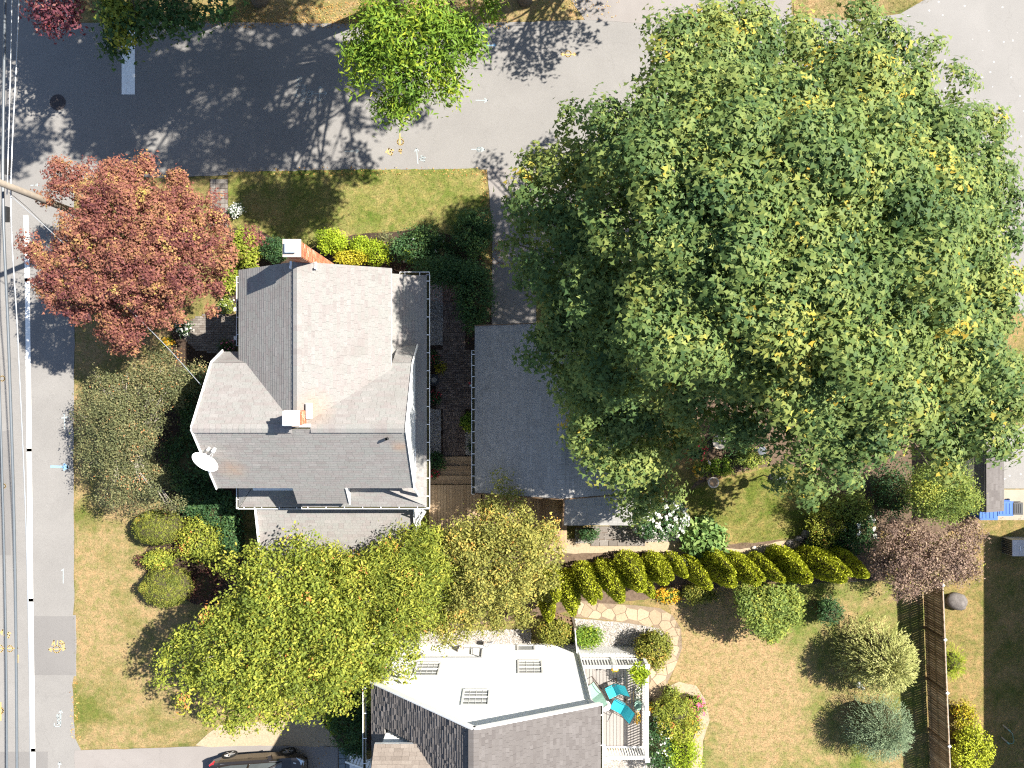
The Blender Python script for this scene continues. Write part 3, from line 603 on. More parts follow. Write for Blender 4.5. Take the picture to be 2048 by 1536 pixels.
GLY = {'0': [[(0, 0), (1, 0), (1, 2), (0, 2), (0, 0)]], '1': [[(.5, 0), (.5, 2)]], '2': [[(0, 0), (1, 0), (1, 1), (0, 1), (0, 2), (1, 2)]], '4': [[(0, 0), (0, 1), (1, 1)], [(1, 0), (1, 2)]],
       '5': [[(1, 0), (0, 0), (0, 1), (1, 1), (1, 2), (0, 2)]], '8': [[(0, 0), (1, 0), (1, 2), (0, 2), (0, 0)], [(0, 1), (1, 1)]], '9': [[(1, 1), (0, 1), (0, 0), (1, 0), (1, 2)]], '-': [[(0, 1), (1, 1)]],
       'S': [[(1, 0), (0, 0), (0, 1), (1, 1), (1, 2), (0, 2)]], 'I': [[(.5, 0), (.5, 2)]], 'A': [[(0, 2), (.5, 0), (1, 2)], [(.2, 1.2), (.8, 1.2)]], 'G': [[(1, 0), (0, 0), (0, 2), (1, 2), (1, 1), (.6, 1)]], 's': [[(1, .7), (0, .7), (0, 1.3), (1, 1.3), (1, 2), (0, 2)]], 'a': [[(1, 1), (0, 1), (0, 2), (1, 2), (1, .9)]], 'L': [[(0, 0), (0, 2), (1, 2)]], 'O': [[(0, 0), (1, 0), (1, 2), (0, 2), (0, 0)]]}
def text(s, x, y, sc, ang):
    out = []; ca = math.cos(R(ang)); sa = math.sin(R(ang))
    for i, ch in enumerate(s):
        for st in GLY.get(ch, []):
            out.append([(x + (u + i * 1.5) * sc * ca - v * sc * sa, y + (u + i * 1.5) * sc * sa + v * sc * ca) for u, v in st])
    return out
marking('utility_mark', arrow(622, 187, 655, 187, 7, True) + arrow(641, 172, 639, 203, 7, True) + text('8-19-25', 588, 192, 4, -78) + text('4100L0', 601, 204, 4, -84) + text('SIS9', 612, 205, 4.4, -78), 0.028, 0.0222, M_spray_w)
marking('utility_mark', arrow(952, 201, 975, 201, 7), 0.045, 0.0222, M_spray_w)
marking('utility_mark', arrow(943, 299, 969, 299, 7) + circ(958, 299, 4, 8), 0.045, 0.0222, M_spray_w)
marking('utility_mark', arrow(965, 91, 992, 91, 5), 0.05, 0.0222, M_spray_b)
marking('utility_mark', arrow(836, 328, 833, 297, 7) + text('25', 842, 312, 4, 20), 0.04, 0.0222, M_spray_w)
marking('utility_mark', arrow(690, 303, 718, 302, 6), 0.04, 0.0222, M_spray_w)
marking('utility_mark', circ(801, 284, 6) + [[(800, 268), (800, 290)]] + text('AS', 776, 296, 5, 25) + text('9', 799, 299, 4, 10), 0.06, 0.0222, M_spray_y)
marking('utility_mark', arrow(1122, 109, 1152, 109, 5, True) + circ(1136, 108, 6), 0.05, 0.0222, M_spray_y)
marking('utility_mark', arrow(103, 933, 136, 934, 9), 0.10, 0.0185, M_spray_b)
marking('utility_mark', [[(129, 828), (130, 858)], [(124, 836), (136, 834)]], 0.05, 0.0185, M_spray_w)
marking('utility_mark', [[(127, 1138), (127, 1166)], [(123, 1141), (128, 1138)]], 0.04, 0.0185, M_spray_w)
marking('utility_mark', arrow(98, 1299, 131, 1297, 6, True) + circ(114, 1298, 7) + text('A19', 106, 1280, 5, 8) + [[(122, 1281), (129, 1286), (128, 1296)]], 0.055, 0.0190, M_spray_y)
marking('utility_mark', arrow(-20, 1297, 36, 1296, 6) + circ(20, 1297, 6) + circ(0, 1297, 7) + text('A15', 4, 1258, 5, 25) + [[(37, 1310), (36, 1325)]], 0.05, 0.0190, M_spray_y)
marking('utility_mark', circ(1, 1421, 6) + [[(2, 1405), (2, 1440)]], 0.07, 0.0185, M_spray_y)
marking('utility_mark', arrow(122, 1447, 122, 1420, 6) + text('Gas', 109, 1452, 6, -86), 0.04, 0.0185, M_spray_w)
marking('utility_mark', circ(5, 757, 5) + circ(8, 972, 4), 0.05, 0.0185, M_spray_y)
marking('utility_mark', arrow(62, 371, 78, 370, 4), 0.04, 0.0185, M_spray_w)
marking('utility_mark', arrow(118, 1545, 120, 1524, 5), 0.05, 0.0190, M_spray_w)
mh = P(116, 205)
t = thing('manhole_cover', 'round dark iron manhole cover in the shaded side road near the stop line', 'manhole cover', (mh.x, mh.y, 0.016))
mb = MB(); mb.lathe((mh.x, mh.y, 0.014), [(0.36, 0), (0.36, 0.010), (0.32, 0.010), (0.32, 0.004)], 28, cap=False); mb.build('rim', M_iron, t)
mb = MB(); mb.lathe((mh.x, mh.y, 0.014), [(0.315, 0), (0.315, 0.008)], 28)
for i in range(-4, 5):
    for j in range(-4, 5):
        if i * i + j * j < 18: mb.box((mh.x + i * 0.065, mh.y + j * 0.065, 0.0235), (0.045, 0.045, 0.006))
mb.build('cover', M_iron, t)

# ------------------------------------------------------------------ laid stone: flagstones, pavers, planks, pebbles
def clip_poly(poly, a, b, c):
    """keep a*x+b*y<=c"""
    out = []
    for i in range(len(poly)):
        p = poly[i]; q = poly[(i + 1) % len(poly)]; dp = a * p[0] + b * p[1] - c; dq = a * q[0] + b * q[1] - c
        if dp <= 0: out.append(p)
        if (dp < 0 < dq) or (dq < 0 < dp):
            t = dp / (dp - dq); out.append((p[0] + (q[0] - p[0]) * t, p[1] + (q[1] - p[1]) * t))
    return out
def inset(poly, d):
    n = len(poly); cx = sum(p[0] for p in poly) / n; cy = sum(p[1] for p in poly) / n; out = []
    for x, y in poly:
        L = math.hypot(x - cx, y - cy) or 1; out.append((x - (x - cx) / L * d, y - (y - cy) / L * d))
    return out
FLAG_POLY = [(1158, 1200), (1200, 1206), (1270, 1210), (1320, 1216), (1345, 1230), (1362, 1258), (1364, 1295), (1352, 1330), (1336, 1362), (1330, 1386), (1318, 1402), (1304, 1440), (1297, 1440), (1297, 1340), (1326, 1322), (1338, 1292), (1322, 1258), (1230, 1241), (1152, 1234)]
path = sheet('garden_path', FLAG_POLY, 0.024, M_flagjoint)
seeds = []
for _ in range(6000):
    p = (random.uniform(1140, 1375), random.uniform(1190, 1450))
    if all((p[0] - s[0]) ** 2 + (p[1] - s[1]) ** 2 > 17 ** 2 for s in seeds): seeds.append(p)
ins, ds = poly_dist(FLAG_POLY, np.array(seeds))
for s, i, d in zip(seeds, ins, ds):
    if not i and d > 12: continue
    cell = [(s[0] - 40, s[1] - 40), (s[0] + 40, s[1] - 40), (s[0] + 40, s[1] + 40), (s[0] - 40, s[1] + 40)]
    for q in seeds:
        if q is s or (q[0] - s[0]) ** 2 + (q[1] - s[1]) ** 2 > 75 ** 2: continue
        dx, dy = q[0] - s[0], q[1] - s[1]; cell = clip_poly(cell, dx, dy, dx * (q[0] + s[0]) / 2 + dy * (q[1] + s[1]) / 2)
    # trim to the path: drop corners that lie outside by pulling them to the outline
    cin, cd = poly_dist(FLAG_POLY, np.array(cell)); cell2 = []
    for c, ci, dd in zip(cell, cin, cd):
        if ci: cell2.append(c); continue
        lo, hi = 0.0, 1.0
        if not i: cell2 = []; break
        for _ in range(8):
            m = (lo + hi) / 2; q = (s[0] + (c[0] - s[0]) * m, s[1] + (c[1] - s[1]) * m)
            if poly_dist(FLAG_POLY, np.array([q]))[0][0]: lo = m
            else: hi = m
        cell2.append((s[0] + (c[0] - s[0]) * lo, s[1] + (c[1] - s[1]) * lo))
    if len(cell2) < 3: continue

    w = [P(*c) for c in inset(cell2, 0.9)]
    mb = MB(); mb.prism([(p.x, p.y) for p in w], 0.02, 0.036 + random.uniform(0, 0.006), t=random.random()); mb.build('flagstone', M_flag, path)
def pavers(name, x0, y0, x1, y1, pw, ph, z, mat, bond=True, parent=None, cut=None, gap=0.012):
    """small paving bricks in px rectangle; joined, too small to pick apart"""
    a = P(x0, y1); b = P(x1, y0); mb = MB(); row = 0; y = a.y
    while y < b.y - 0.01:
        x = a.x - (pw / 2 if (row % 2 and bond) else 0)
        while x < b.x:
            xa, xb = max(x, a.x), min(x + pw - gap, b.x)
            if xb - xa > 0.03 and (cut is None or cut((xa + xb) / 2, y)):
                h = random.uniform(-0.004, 0.004)
                mb.box(((xa + xb) / 2, y + (ph - gap) / 2, z + h - 0.02), (xb - xa, ph - gap, 0.05), t=random.random())
            x += pw
        y += ph; row += 1
    return mb.build(name, mat, parent, kind='stuff')
pav = sheet('side_walk', [(886, 545), (932, 545), (932, 912), (886, 912)], 0.037, M_mulch)
pavers('paving_bricks', 886, 545, 931, 700, 0.10, 0.20, 0.05, M_paver, True, pav)
pavers('paving_bricks', 872, 700, 950, 818, 0.20, 0.10, 0.05, M_paver, True, pav)
pavers('paving_bricks', 886, 818, 931, 911, 0.10, 0.20, 0.05, M_paver, True, pav)
fw = sheet('front_walk', [(420, 360), (456, 360), (458, 460), (420, 460)], 0.030, M_mulch)
pavers('paving_bricks', 422, 362, 456, 455, 0.22, 0.22, 0.045, M_paver_l, False, fw, gap=0.02)
cpt = P(425, 668)
fp = sheet('front_patio', [(372, 640), (445, 628), (472, 628), (472, 700), (440, 705), (395, 702), (372, 685)], 0.024, M_soil)
pavers('paving_bricks', 368, 628, 472, 706, 0.21, 0.105, 0.038, M_paver_l, True, fp, cut=lambda x, y: ((x - cpt.x) / 1.25) ** 2 + ((y - cpt.y) / 0.9) ** 2 < 1 or (x > cpt.x and abs(y - cpt.y) < 0.75))
gp = sheet('garden_walk', [(1180, 1056), (1290, 1056), (1290, 1092), (1180, 1092)], 0.030, M_soil)
pavers('paving_bricks', 1182, 1058, 1290, 1091, 0.40, 0.30, 0.045, M_paver_l, True, gp, gap=0.025)
# bluestone cobbles beside the south driveway
cb = sheet('cobble_edge', [(676, 1492), (706, 1492), (712, 1700), (676, 1700)], 0.033, M_soil)
for r in range(14):
    for c in range(2):
        mb = MB(); q = P(684 + c * 13 + r * 0.3, 1500 + r * 10.5); mb.box((q.x, q.y, 0.045), (0.27, 0.215, 0.05), rot=random.uniform(-.05, .05), t=random.random()); mb.build('cobblestone', M_bluestone, cb)
def pebbles(name, regions, mat, size=(0.02, 0.05), seed=3):
    V = []; Fc = []; T = []; rr = random.Random(seed); mb = MB()
    for poly, n, z in regions:
        P0 = np.array(poly); lo, hi = P0.min(0), P0.max(0); q = RNG.uniform(lo, hi, (n * 3, 2)); ins, _ = poly_dist(poly, q); q = q[ins][:n]
        for x, y in q:
            w = P(x, y); s = rr.uniform(*size); a = rr.uniform(0, 6.28); ca, sa = math.cos(a), math.sin(a); t = rr.random()
            v = [(s, 0, 0), (0, s * .7, 0), (-s, 0, 0), (0, -s * .7, 0), (0, 0, s * .6)]
            mb.poly([(w.x + ca * p[0] - sa * p[1], w.y + sa * p[0] + ca * p[1], z + p[2]) for p in v], [(0, 1, 4), (1, 2, 4), (2, 3, 4), (3, 0, 4)], t=t)
    return mb.build(name, mat, kind='stuff')
pebbles('pebbles', [([(782, 1268), (870, 1262), (1062, 1258), (1062, 1288), (782, 1292)], 2600, 0.022), ([(1150, 1238), (1300, 1252), (1322, 1258), (1336, 1290), (1290, 1330), (1150, 1310)], 5000, 0.022),
                    ([(858, 560), (886, 560), (886, 690), (858, 690)], 900, 0.036), ([(858, 818), (882, 818), (882, 906), (858, 906)], 900, 0.036), ([(930, 845), (955, 845), (955, 910), (930, 910)], 500, 0.036),
                    ([(1205, 1512), (1312, 1512), (1312, 1570), (1205, 1570)], 1600, 0.022), ([(1150, 1055), (1360, 1050), (1360, 1082), (1150, 1086)], 900, 0.030)], M_stone)

# turf blades and fallen leaves
def tufts(name, regions, mat, size, shape='blade'):
    PP = []; ZZ = []
    for poly, n in regions:
        P0 = np.array(poly, float); q = RNG.uniform(P0.min(0), P0.max(0), (n * 3, 2)); ins, _ = poly_dist(poly, q); PP.append(q[ins][:n])
    q = np.concatenate(PP); N = len(q)
    pos = np.stack([(q[:, 0] - 1024) * H / F, (768 - q[:, 1]) * H / F, np.full(N, 0.015)], 1)
    cl = np.array([noise.noise(Vector((p[0] * .6, p[1] * .6, 5))) for p in pos])
    al = RNG.normal(size=(N, 3)); al[:, 2] = np.abs(al[:, 2]) * 0.8 + 0.5
    leaves_to_mesh(name, pos, RNG.normal(size=(N, 3)) + np.array([0, 0, .6]), size * RNG.uniform(0.5, 1.4, N), 0.5 + 0.45 * cl + 0.18 * RNG.normal(size=N), shape, [LM[mat]], along=al, kind='stuff')
L_UP = [(457, 346), (955, 338), (971, 390), (975, 500), (900, 520), (840, 452), (710, 468), (600, 500), (458, 440)]
L_VERGE = [(150, 650), (330, 650), (330, 1000), (420, 1200), (640, 1430), (400, 1480), (300, 1493), (160, 1498), (148, 1230)]
L_BACK = [(1340, 1195), (1500, 1160), (1842, 1160), (1856, 1536), (1400, 1536), (1418, 1430), (1364, 1350)]
L_GARD = [(1375, 985), (1440, 960), (1580, 930), (1660, 1000), (1640, 1060), (1480, 1090), (1375, 1030)]
L_EAST = [(1870, 1100), (2000, 1034), (2060, 1034), (2060, 1540), (1890, 1540)]
tufts('grass', [(L_UP, 9000), (L_VERGE, 16000), (L_BACK, 22000), (L_GARD, 7000), (L_EAST, 9000), ([(150, 0), (1160, 0), (1230, 34), (700, 49), (150, 42)], 4000), ([(1588, 34), (1592, 0), (1870, 0), (1800, 22)], 1600)], 'blade', 0.11)
def litter(regions):
    PP = []
    for poly, n in regions:
        P0 = np.array(poly, float); q = RNG.uniform(P0.min(0), P0.max(0), (n * 4, 2)); ins, _ = poly_dist(poly, q); PP.append(q[ins][:n])
    q = np.concatenate(PP); N = len(q)
    pos = np.stack([(q[:, 0] - 1024) * H / F, (768 - q[:, 1]) * H / F, np.full(N, 0.035)], 1)
    nr = RNG.normal(size=(N, 3)) * 0.35 + np.array([0, 0, 1])
    leaves_to_mesh('fallen_leaves', pos, nr, 0.075 * RNG.uniform(0.5, 1.4, N), RNG.uniform(0, 1, N), 'oval', [M_litter], kind='stuff')
litter([([(380, 5), (1000, 5), (1000, 46), (380, 46)], 1500), ([(380, 40), (1020, 40), (1020, 56), (380, 56)], 700), ([(455, 338), (960, 334), (972, 350), (972, 400), (960, 352), (455, 352)], 260),
        ([(960, 340), (974, 340), (976, 520), (962, 520)], 120), ([(975, 480), (1010, 480), (1010, 530), (975, 530)], 70), ([(143, 1360), (156, 1360), (160, 1480), (143, 1480)], 90),
        ([(160, 650), (400, 650), (400, 1010), (160, 1010)], 300), ([(850, 1040), (900, 1040), (900, 1080), (850, 1080)], 60), ([(1070, 0), (1240, 0), (1240, 40), (1070, 40)], 120), ([(620, 1430), (760, 1430), (760, 1536), (620, 1536)], 90)])

# ------------------------------------------------------------------ roofs
def clip2(poly, axis, val, keep_less):
    a, b = (1, 0) if axis == 0 else (0, 1); s = 1 if keep_less else -1
    return clip_poly(poly, a * s, b * s, val * s)
def shingles(mb, pts, exp=0.125, width=0.30, lift=0.012, m=0, up=0.02, rag=0.0, dimv=1.0):
    """lap convex roof plane pts with individual shingles, courses level, butts proud"""
    pts = [Vector(p) for p in pts]
    n = Vector((0, 0, 0))
    for i in range(len(pts)): n += pts[i].cross(pts[(i + 1) % len(pts)])
    if n.z < 0: n = -n
    n.normalize(); u = Vector((0, 0, 1)).cross(n).normalized(); v = n.cross(u)
    if v.z < 0: v = -v; u = -u
    o = pts[0]; q = [((p - o).dot(u), (p - o).dot(v)) for p in pts]
    area = sum(q[i][0] * q[(i + 1) % len(q)][1] - q[(i + 1) % len(q)][0] * q[i][1] for i in range(len(q)))
    if area < 0: q.reverse()
    b0 = min(p[1] for p in q); b1 = max(p[1] for p in q)
    row = 0; b = b0
    while b < b1 - 0.005:
        strip = clip2(clip2(q, 1, b, False), 1, b + exp, True)
        if len(strip) >= 3:
            a0 = min(p[0] for p in strip); a1 = max(p[0] for p in strip); a = a0 - random.uniform(0, width); rowt = random.uniform(-.08, .08)
            while a < a1:
                w = width * random.uniform(0.6, 1.35); hi = random.random()
                drop = rag * exp * (0.0 if random.random() < .5 else random.uniform(.25, .5))
                c = clip2(clip2(strip, 0, a, False), 0, a + w - 0.004, True)
                if len(c) >= 3:
                    lf = lift * random.uniform(0.8, 1.25) * (1.5 if drop else 1)
                    def W3(p): 
                        h = up + lf * (1 - (p[1] - b) / exp * 0.85)
                        return o + u * p[0] + v * (p[1]) + n * h
                    t = min(1, max(0, random.gauss(0.5, 0.24) + rowt))
                    top = [W3(p) for p in c]; fc = top
                    nn = (top[1] - top[0]).cross(top[2] - top[0])
                    if nn.dot(n) < 0: fc = top[::-1]
                    mb.face(fc, m, t)
                    lows = sorted([p for p in c if abs(p[1] - b) < 1e-4], key=lambda p: p[0])
                    if len(lows) >= 2:
                        A, B = lows[0], lows[-1]; A3, B3 = W3(A), W3(B)
                        mb.face([o + u * A[0] + v * A[1], o + u * B[0] + v * B[1], B3, A3], m, t)
                a += w
        b += exp; row += 1
def slab(mb, pts, th=0.12, m=0, top=True):
    """roof deck below the shingles with fascia edges"""
    pts = [Vector(p) for p in pts]; n = Vector((0, 0, 0))
    for i in range(len(pts)): n += pts[i].cross(pts[(i + 1) % len(pts)])
    if n.z < 0: pts.reverse()
    k = len(pts); lo = [p - Vector((0, 0, th)) for p in pts]
    if top: mb.face(pts, 1)
    mb.face(lo[::-1], m)
    for i in range(k): j = (i + 1) % k; mb.face([lo[i], lo[j], pts[j], pts[i]], m)
def roof(parent, planes, mat, **kw):
    r = MB(); 
    for p in planes: slab(r, p)
    ro = r.build('roof', [M_white, M_twig], parent)
    s = MB()
    for p in planes: shingles(s, p, **kw)
    s.build('shingles', mat, ro, kind='stuff')
    return ro
def cap_row(parent, a, b, mat, w=0.30, ex=0.2, drop=0.06):
    """ridge cap shingles from a to b"""
    a = Vector(a); b = Vector(b); d = b - a; n = int(d.length / ex); x = d.normalized(); y = Vector((0, 0, 1)).cross(x).normalized(); mb = MB()
    for i in range(n):
        p = a + x * (i * ex); q = p + x * (ex + 0.03); t = random.gauss(.5, .2)
        up = Vector((0, 0, 0.045 + 0.012)); u2 = Vector((0, 0, 0.045)); 
        for s in (-1, 1):
            pts = [p + up, q + u2, q + y * s * w / 2 + u2 - Vector((0, 0, drop)), p + y * s * w / 2 + up - Vector((0, 0, drop))]
            mb.face(pts if s < 0 else pts[::-1], 0, min(1, max(0, t)))
    return mb.build('ridge_cap', mat, parent, kind='stuff')
def gutter(parent, a, b, out, w=0.13, h=0.09, straps=0.75):
    """white channel along an eave, open on top, with hanger straps across; out = direction away from the roof"""
    a = Vector(a); b = Vector(b); out = Vector(out).normalized(); g = MB()
    g.bar(a + out * (w + 0.0) + Vector((0, 0, -h / 2)), b + out * w + Vector((0, 0, -h / 2)), 0.022, h)
    g.bar(a + out * (w / 2) + Vector((0, 0, -h)), b + out * (w / 2) + Vector((0, 0, -h)), w, 0.012)
    g.bar(a + out * (w / 2) + Vector((0, 0, -h + .02)), b + out * (w / 2) + Vector((0, 0, -h + .02)), w - .03, 0.02, m=1)
    for p in (a, b): g.bar(p + Vector((0, 0, -h / 2)), p + out * w + Vector((0, 0, -h / 2)), 0.012, h * 0.8)
    o = g.build('gutter', [M_gut, M_twig], parent)
    L = (b - a).length; n = max(1, int(L / straps)); s = MB()
    for i in range(n + 1):
        p = a.lerp(b, (i + 0.35) / (n + 1)); s.bar(p - out * 0.05 + Vector((0, 0, 0.0)), p + out * w + Vector((0, 0, 0.004)), 0.03, 0.008)
    s.build('gutter_straps', M_gut, o, kind='stuff')
    return o
def window(parent, c, w, h, facing, sash=True, grid=(0, 0), depth=0.05, mat_frame=None):
    """window on a vertical wall; c centre, facing unit vector"""
    c = Vector(c); fz = Vector((0, 0, 1)); f = Vector(facing); s = fz.cross(f).normalized(); mf = mat_frame or M_white
    fr = MB(); q = Matrix((s, f, fz)).transposed()
    def b(cx, cz, dx, dz, d=depth, off=0.0): fr.box(c + s * cx + fz * cz + f * off, (dx, d, dz), mat=q)
    t = 0.07
    b(-w / 2, 0, t, h + t); b(w / 2, 0, t, h + t); b(0, h / 2, w - t, t); b(0, -h / 2, w - t, t * 1.2, depth * 1.3)
    fo = fr.build('window', mf, parent)
    g = MB(); g.box(c - f * 0.008, (w - t, 0.02, h - t), mat=q); g.build('pane', M_glass, fo)
    if sash or grid != (0, 0):
        fr = MB()
        if sash: b(0, 0, w - t, 0.045, 0.05)
        for i in range(grid[0]): b(-w / 2 + w * (i + 1) / (grid[0] + 1), 0, 0.014, h - t, 0.010, 0.006)
        for i in range(grid[1]): b(0, -h / 2 + h * (i + 1) / (grid[1] + 1), w - t, 0.014, 0.011, 0.006)
        fr.build('muntins', mf, fo, kind='stuff')
    return fo

# ------------------------------------------------------------------ the grey-roofed house in the middle
HS = thing('house', 'house with faded pinkish grey shingle roofs, two brick chimneys and a satellite dish', 'house', (-7, 0, 0))
Rx = -7.39
Yv = lambda x: -1.53 + 0.688 * (x - Rx)
E1 = [(Rx, 4.22, 8), (Rx, -1.53, 8), (-4.40, 0.527, 6.511), (-4.40, 4.22, 6.511)]
N1a = [(Rx, -1.53, 8), (-3.68, -1.53, 8), (-3.68, 0.75, 6.35), (-4.40, 0.75, 6.35), (-4.40, 0.527, 6.511)]
N2a = [(-4.40, 0.75, 6.35), (-3.68, 0.75, 6.35), (-3.68, 1.45, 4.98), (-4.40, 1.45, 4.98)]
W1 = [(Rx, 4.22, 8), (-10.1, 4.22, 6.1), (-10.1, 0.875, 6.1), (-9.75, 0.75, 6.35), (Rx, -1.53, 8)]
N1b = [(Rx, -1.53, 8), (-9.75, 0.75, 6.35), (-11.0, 0.75, 6.35), (-11.0, -1.53, 8)]
N2b = [(-11.0, 0.75, 6.35), (-9.75, 0.75, 6.35), (-10.1, 0.875, 6.1), (-10.1, 1.2, 5.3), (-11.0, 1.2, 5.3)]
S1 = [(-11.0, -1.53, 8), (-3.68, -1.53, 8), (-3.68, -3.87, 5.85), (-11.0, -3.87, 5.85)]
S2 = [(-8.2, -3.87, 5.85), (-6.22, -3.87, 5.85), (-6.22, -4.55, 5.22), (-8.2, -4.55, 5.22)]
KE = [(-4.70, 4.22, 5.315), (-4.70, -4.05, 5.315), (-3.36, -4.79, 4.55), (-3.36, 4.22, 4.55)]
KS = [(-8.2, -3.9, 5.0), (-4.36, -3.9, 5.0), (-3.36, -4.79, 4.55), (-8.2, -4.79, 4.55)]
KS2 = [(-10.2, -3.9, 4.05), (-8.2, -3.9, 4.05), (-8.2, -4.96, 3.6), (-11.0, -4.96, 3.6)]
KW = [(-11.05, 4.3, 3.6), (-10.2, 4.3, 4.05), (-10.2, -3.9, 4.05), (-11.05, -4.96, 3.6)]
main_roof = roof(HS, [E1, N1a, N2a, W1, N1b, N2b, S1, S2, KE, KS, KS2, KW], M_sh_main)
cap_row(main_roof, (Rx, 4.22, 8), (Rx, -1.0, 8), M_sh_main); cap_row(main_roof, (-11, -1.53, 8), (-7.6, -1.53, 8), M_sh_main); cap_row(main_roof, (-3.7, -1.53, 8), (-7.1, -1.53, 8), M_sh_main)
w = MB()
w.box((-7.25, -0.25, 1.75), (6.9, 8.1, 3.5)); w.box((-7.0, -0.2, 4.1), (6.2, 7.9, 1.2))
w.prism([(-9.8, -1.5), (-4.66, -1.5), (-4.66, 4.0), (-9.8, 4.0)], 4.6, 6.0)
w.prism([(-10.6, -3.6), (-3.95, -3.6), (-3.95, 0.6), (-10.6, 0.6)], 4.6, 5.65)
for x, d in ((-3.75, 0.12), (-10.75, -0.12)):            # east and west gable walls
    pr = [(1.38, 4.86), (0.70, 6.2), (-1.53, 7.86), (-3.8, 5.75), (-3.82, 4.8)]
    if d < 0: pr = [(1.15, 5.2), (0.70, 6.2), (-1.53, 7.86), (-3.8, 5.75), (-3.8, 4.6), (1.1, 4.6)]
    a = [(x, y, z) for y, z in pr]; b = [(x - d, y, z) for y, z in pr]
    w.face(a if d > 0 else a[::-1]); w.face(b[::-1] if d > 0 else b)
    for i in range(len(pr)): j = (i + 1) % len(pr); w.face([a[j], a[i], b[i], b[j]])
pr = [(-9.8, 6.0), (-4.7, 6.0), (-4.7, 6.5), (Rx, 7.85)]
w.face([(x, 4.0, z) for x, z in pr]); w.face([(x, 3.9, z) for x, z in pr][::-1])
w.box((-7.2, -4.0, 4.9), (1.7, 0.6, 0.7))
w.build('wall', M_wall, HS)
tr = MB()
for a, b in (((-3.65, 1.50, 4.93), (-3.65, 0.77, 6.36)), ((-3.65, 0.77, 6.36), (-3.65, -1.53, 8.03)), ((-3.65, -1.53, 8.03), (-3.65, -3.9, 5.86)), ((-3.65, -3.9, 5.86), (-3.62, -4.32, 4.82))):
    tr.bar(a, b, 0.035, 0.12)
tr.bar((-6.19, -3.87, 5.87), (-6.19, -4.56, 5.23), 0.04, 0.14)
for a, b in (((-11.03, 1.25, 5.3), (-11.03, 0.77, 6.36)), ((-11.03, 0.77, 6.36), (-11.03, -1.53, 8.03)), ((-11.03, -1.53, 8.03), (-11.03, -3.9, 5.86))): tr.bar(a, b, 0.035, 0.15)
tr.build('rake_trim', M_white, HS, kind='stuff')
for cx in (-6.26, -8.17):
    ck = MB(); f_ = [(cx, -3.87, 5.78), (cx, -4.53, 5.15), (cx, -4.45, 4.80), (cx, -3.87, 5.03)]; b_ = [(x - .03, y, z) for x, y, z in f_]
    ck.poly(f_ + b_, [(0, 1, 2, 3), (7, 6, 5, 4), (0, 4, 5, 1), (1, 5, 6, 2), (2, 6, 7, 3), (3, 7, 4, 0)]); ck.build('bay_cheek', M_white, HS)
window(HS, (-3.73, -2.95, 5.55), 0.9, 1.0, (1, 0, 0))
for y in (-2.6, 0.2, 2.6): window(HS, (-3.68, y, 2.6), 0.95, 1.3, (1, 0, 0))
for y in (3.0, -2.0): window(HS, (-10.62, y, 2.6), 0.95, 1.3, (-1, 0, 0))
window(HS, (-10.87, -1.5, 6.2), 0.9, 1.1, (-1, 0, 0))
for x in (-9.2, -5.5): window(HS, (x, 3.82, 2.6), 0.95, 1.3, (0, 1, 0))
gutter(HS, (-3.36, 4.28, 4.55), (-3.36, -4.85, 4.55), (1, 0, 0))
gutter(HS, (-4.4, 4.26, 4.55), (-3.24, 4.26, 4.55), (0, 1, 0))
gutter(HS, (-11.05, 4.35, 3.6), (-11.05, 1.55, 3.6), (-1, 0, 0), w=0.11)
gutter(HS, (-8.25, -4.82, 4.55), (-3.24, -4.82, 4.55), (0, -1, 0), w=0.07)
gutter(HS, (-11.1, -4.99, 3.6), (-8.25, -4.99, 3.6), (0, -1, 0), w=0.07)
gutter(HS, (-11.05, -3.9, 3.6), (-11.05, -5.05, 3.6), (-1, 0, 0), w=0.11)
# north chimney: brick by brick, joined (a brick is four pixels)
def chimney(x0, x1, y0, y1, z0, z1, capz, label):
    ch = MB(); ch.prism([(x0 + .012, y0 + .012), (x1 - .012, y0 + .012), (x1 - .012, y1 - .012), (x0 + .012, y1 - .012)], z0, z1 - 0.01)
    co = ch.build('chimney', M_mortar, HS)
    if label: co['label'] = label
    bk = MB(); z = z0; row = 0
    while z < z1 - 0.01:
        for (ax, ay, bx, by) in ((x0, y0, x1, y0), (x1, y0, x1, y1), (x1, y1, x0, y1), (x0, y1, x0, y0)):
            L = math.hypot(bx - ax, by - ay); dx, dy = (bx - ax) / L, (by - ay) / L; p = -0.11 if row % 2 else 0.0
            while p < L:
                a = max(0, p); b = min(L, p + 0.21)
                if b - a > 0.03:
                    c = ((ax + dx * (a + b) / 2) - dy * 0.012 * -1 * 0, (ay + dy * (a + b) / 2), z + 0.031)
                    bk.box(c, (b - a - 0.012, 0.03, 0.060), rot=math.atan2(dy, dx), t=random.random())
                p += 0.222
        z += 0.073; row += 1
    bk.build('bricks', M_brick, co, kind='stuff')
    cr = MB(); cr.prism([(x0 - .05, y0 - .05), (x1 + .05, y0 - .05), (x1 + .05, y1 + .05), (x0 - .05, y1 + .05)], z1 - .02, z1 + 0.05); cr.build('crown', M_mortar, co)
    return co
co = chimney(-7.44, -6.95, 4.20, 4.68, 0.0, 9.25, 0.2, 'tall brick chimney standing against the north gable')
cp = MB(); cp.prism([(-7.38, 4.27), (-7.04, 4.27), (-7.04, 4.61), (-7.38, 4.61)], 9.40, 9.44)
for x in (-7.36, -7.06):
    for y in (4.29, 4.59): cp.box((x, y, 9.35), (0.02, 0.02, 0.12))
cp.build('flue_cap', M_cap, co)
co = chimney(-7.54, -7.12, -1.36, -0.92, 6.9, 8.82, 0.2, 'short brick chimney where the two ridges meet')
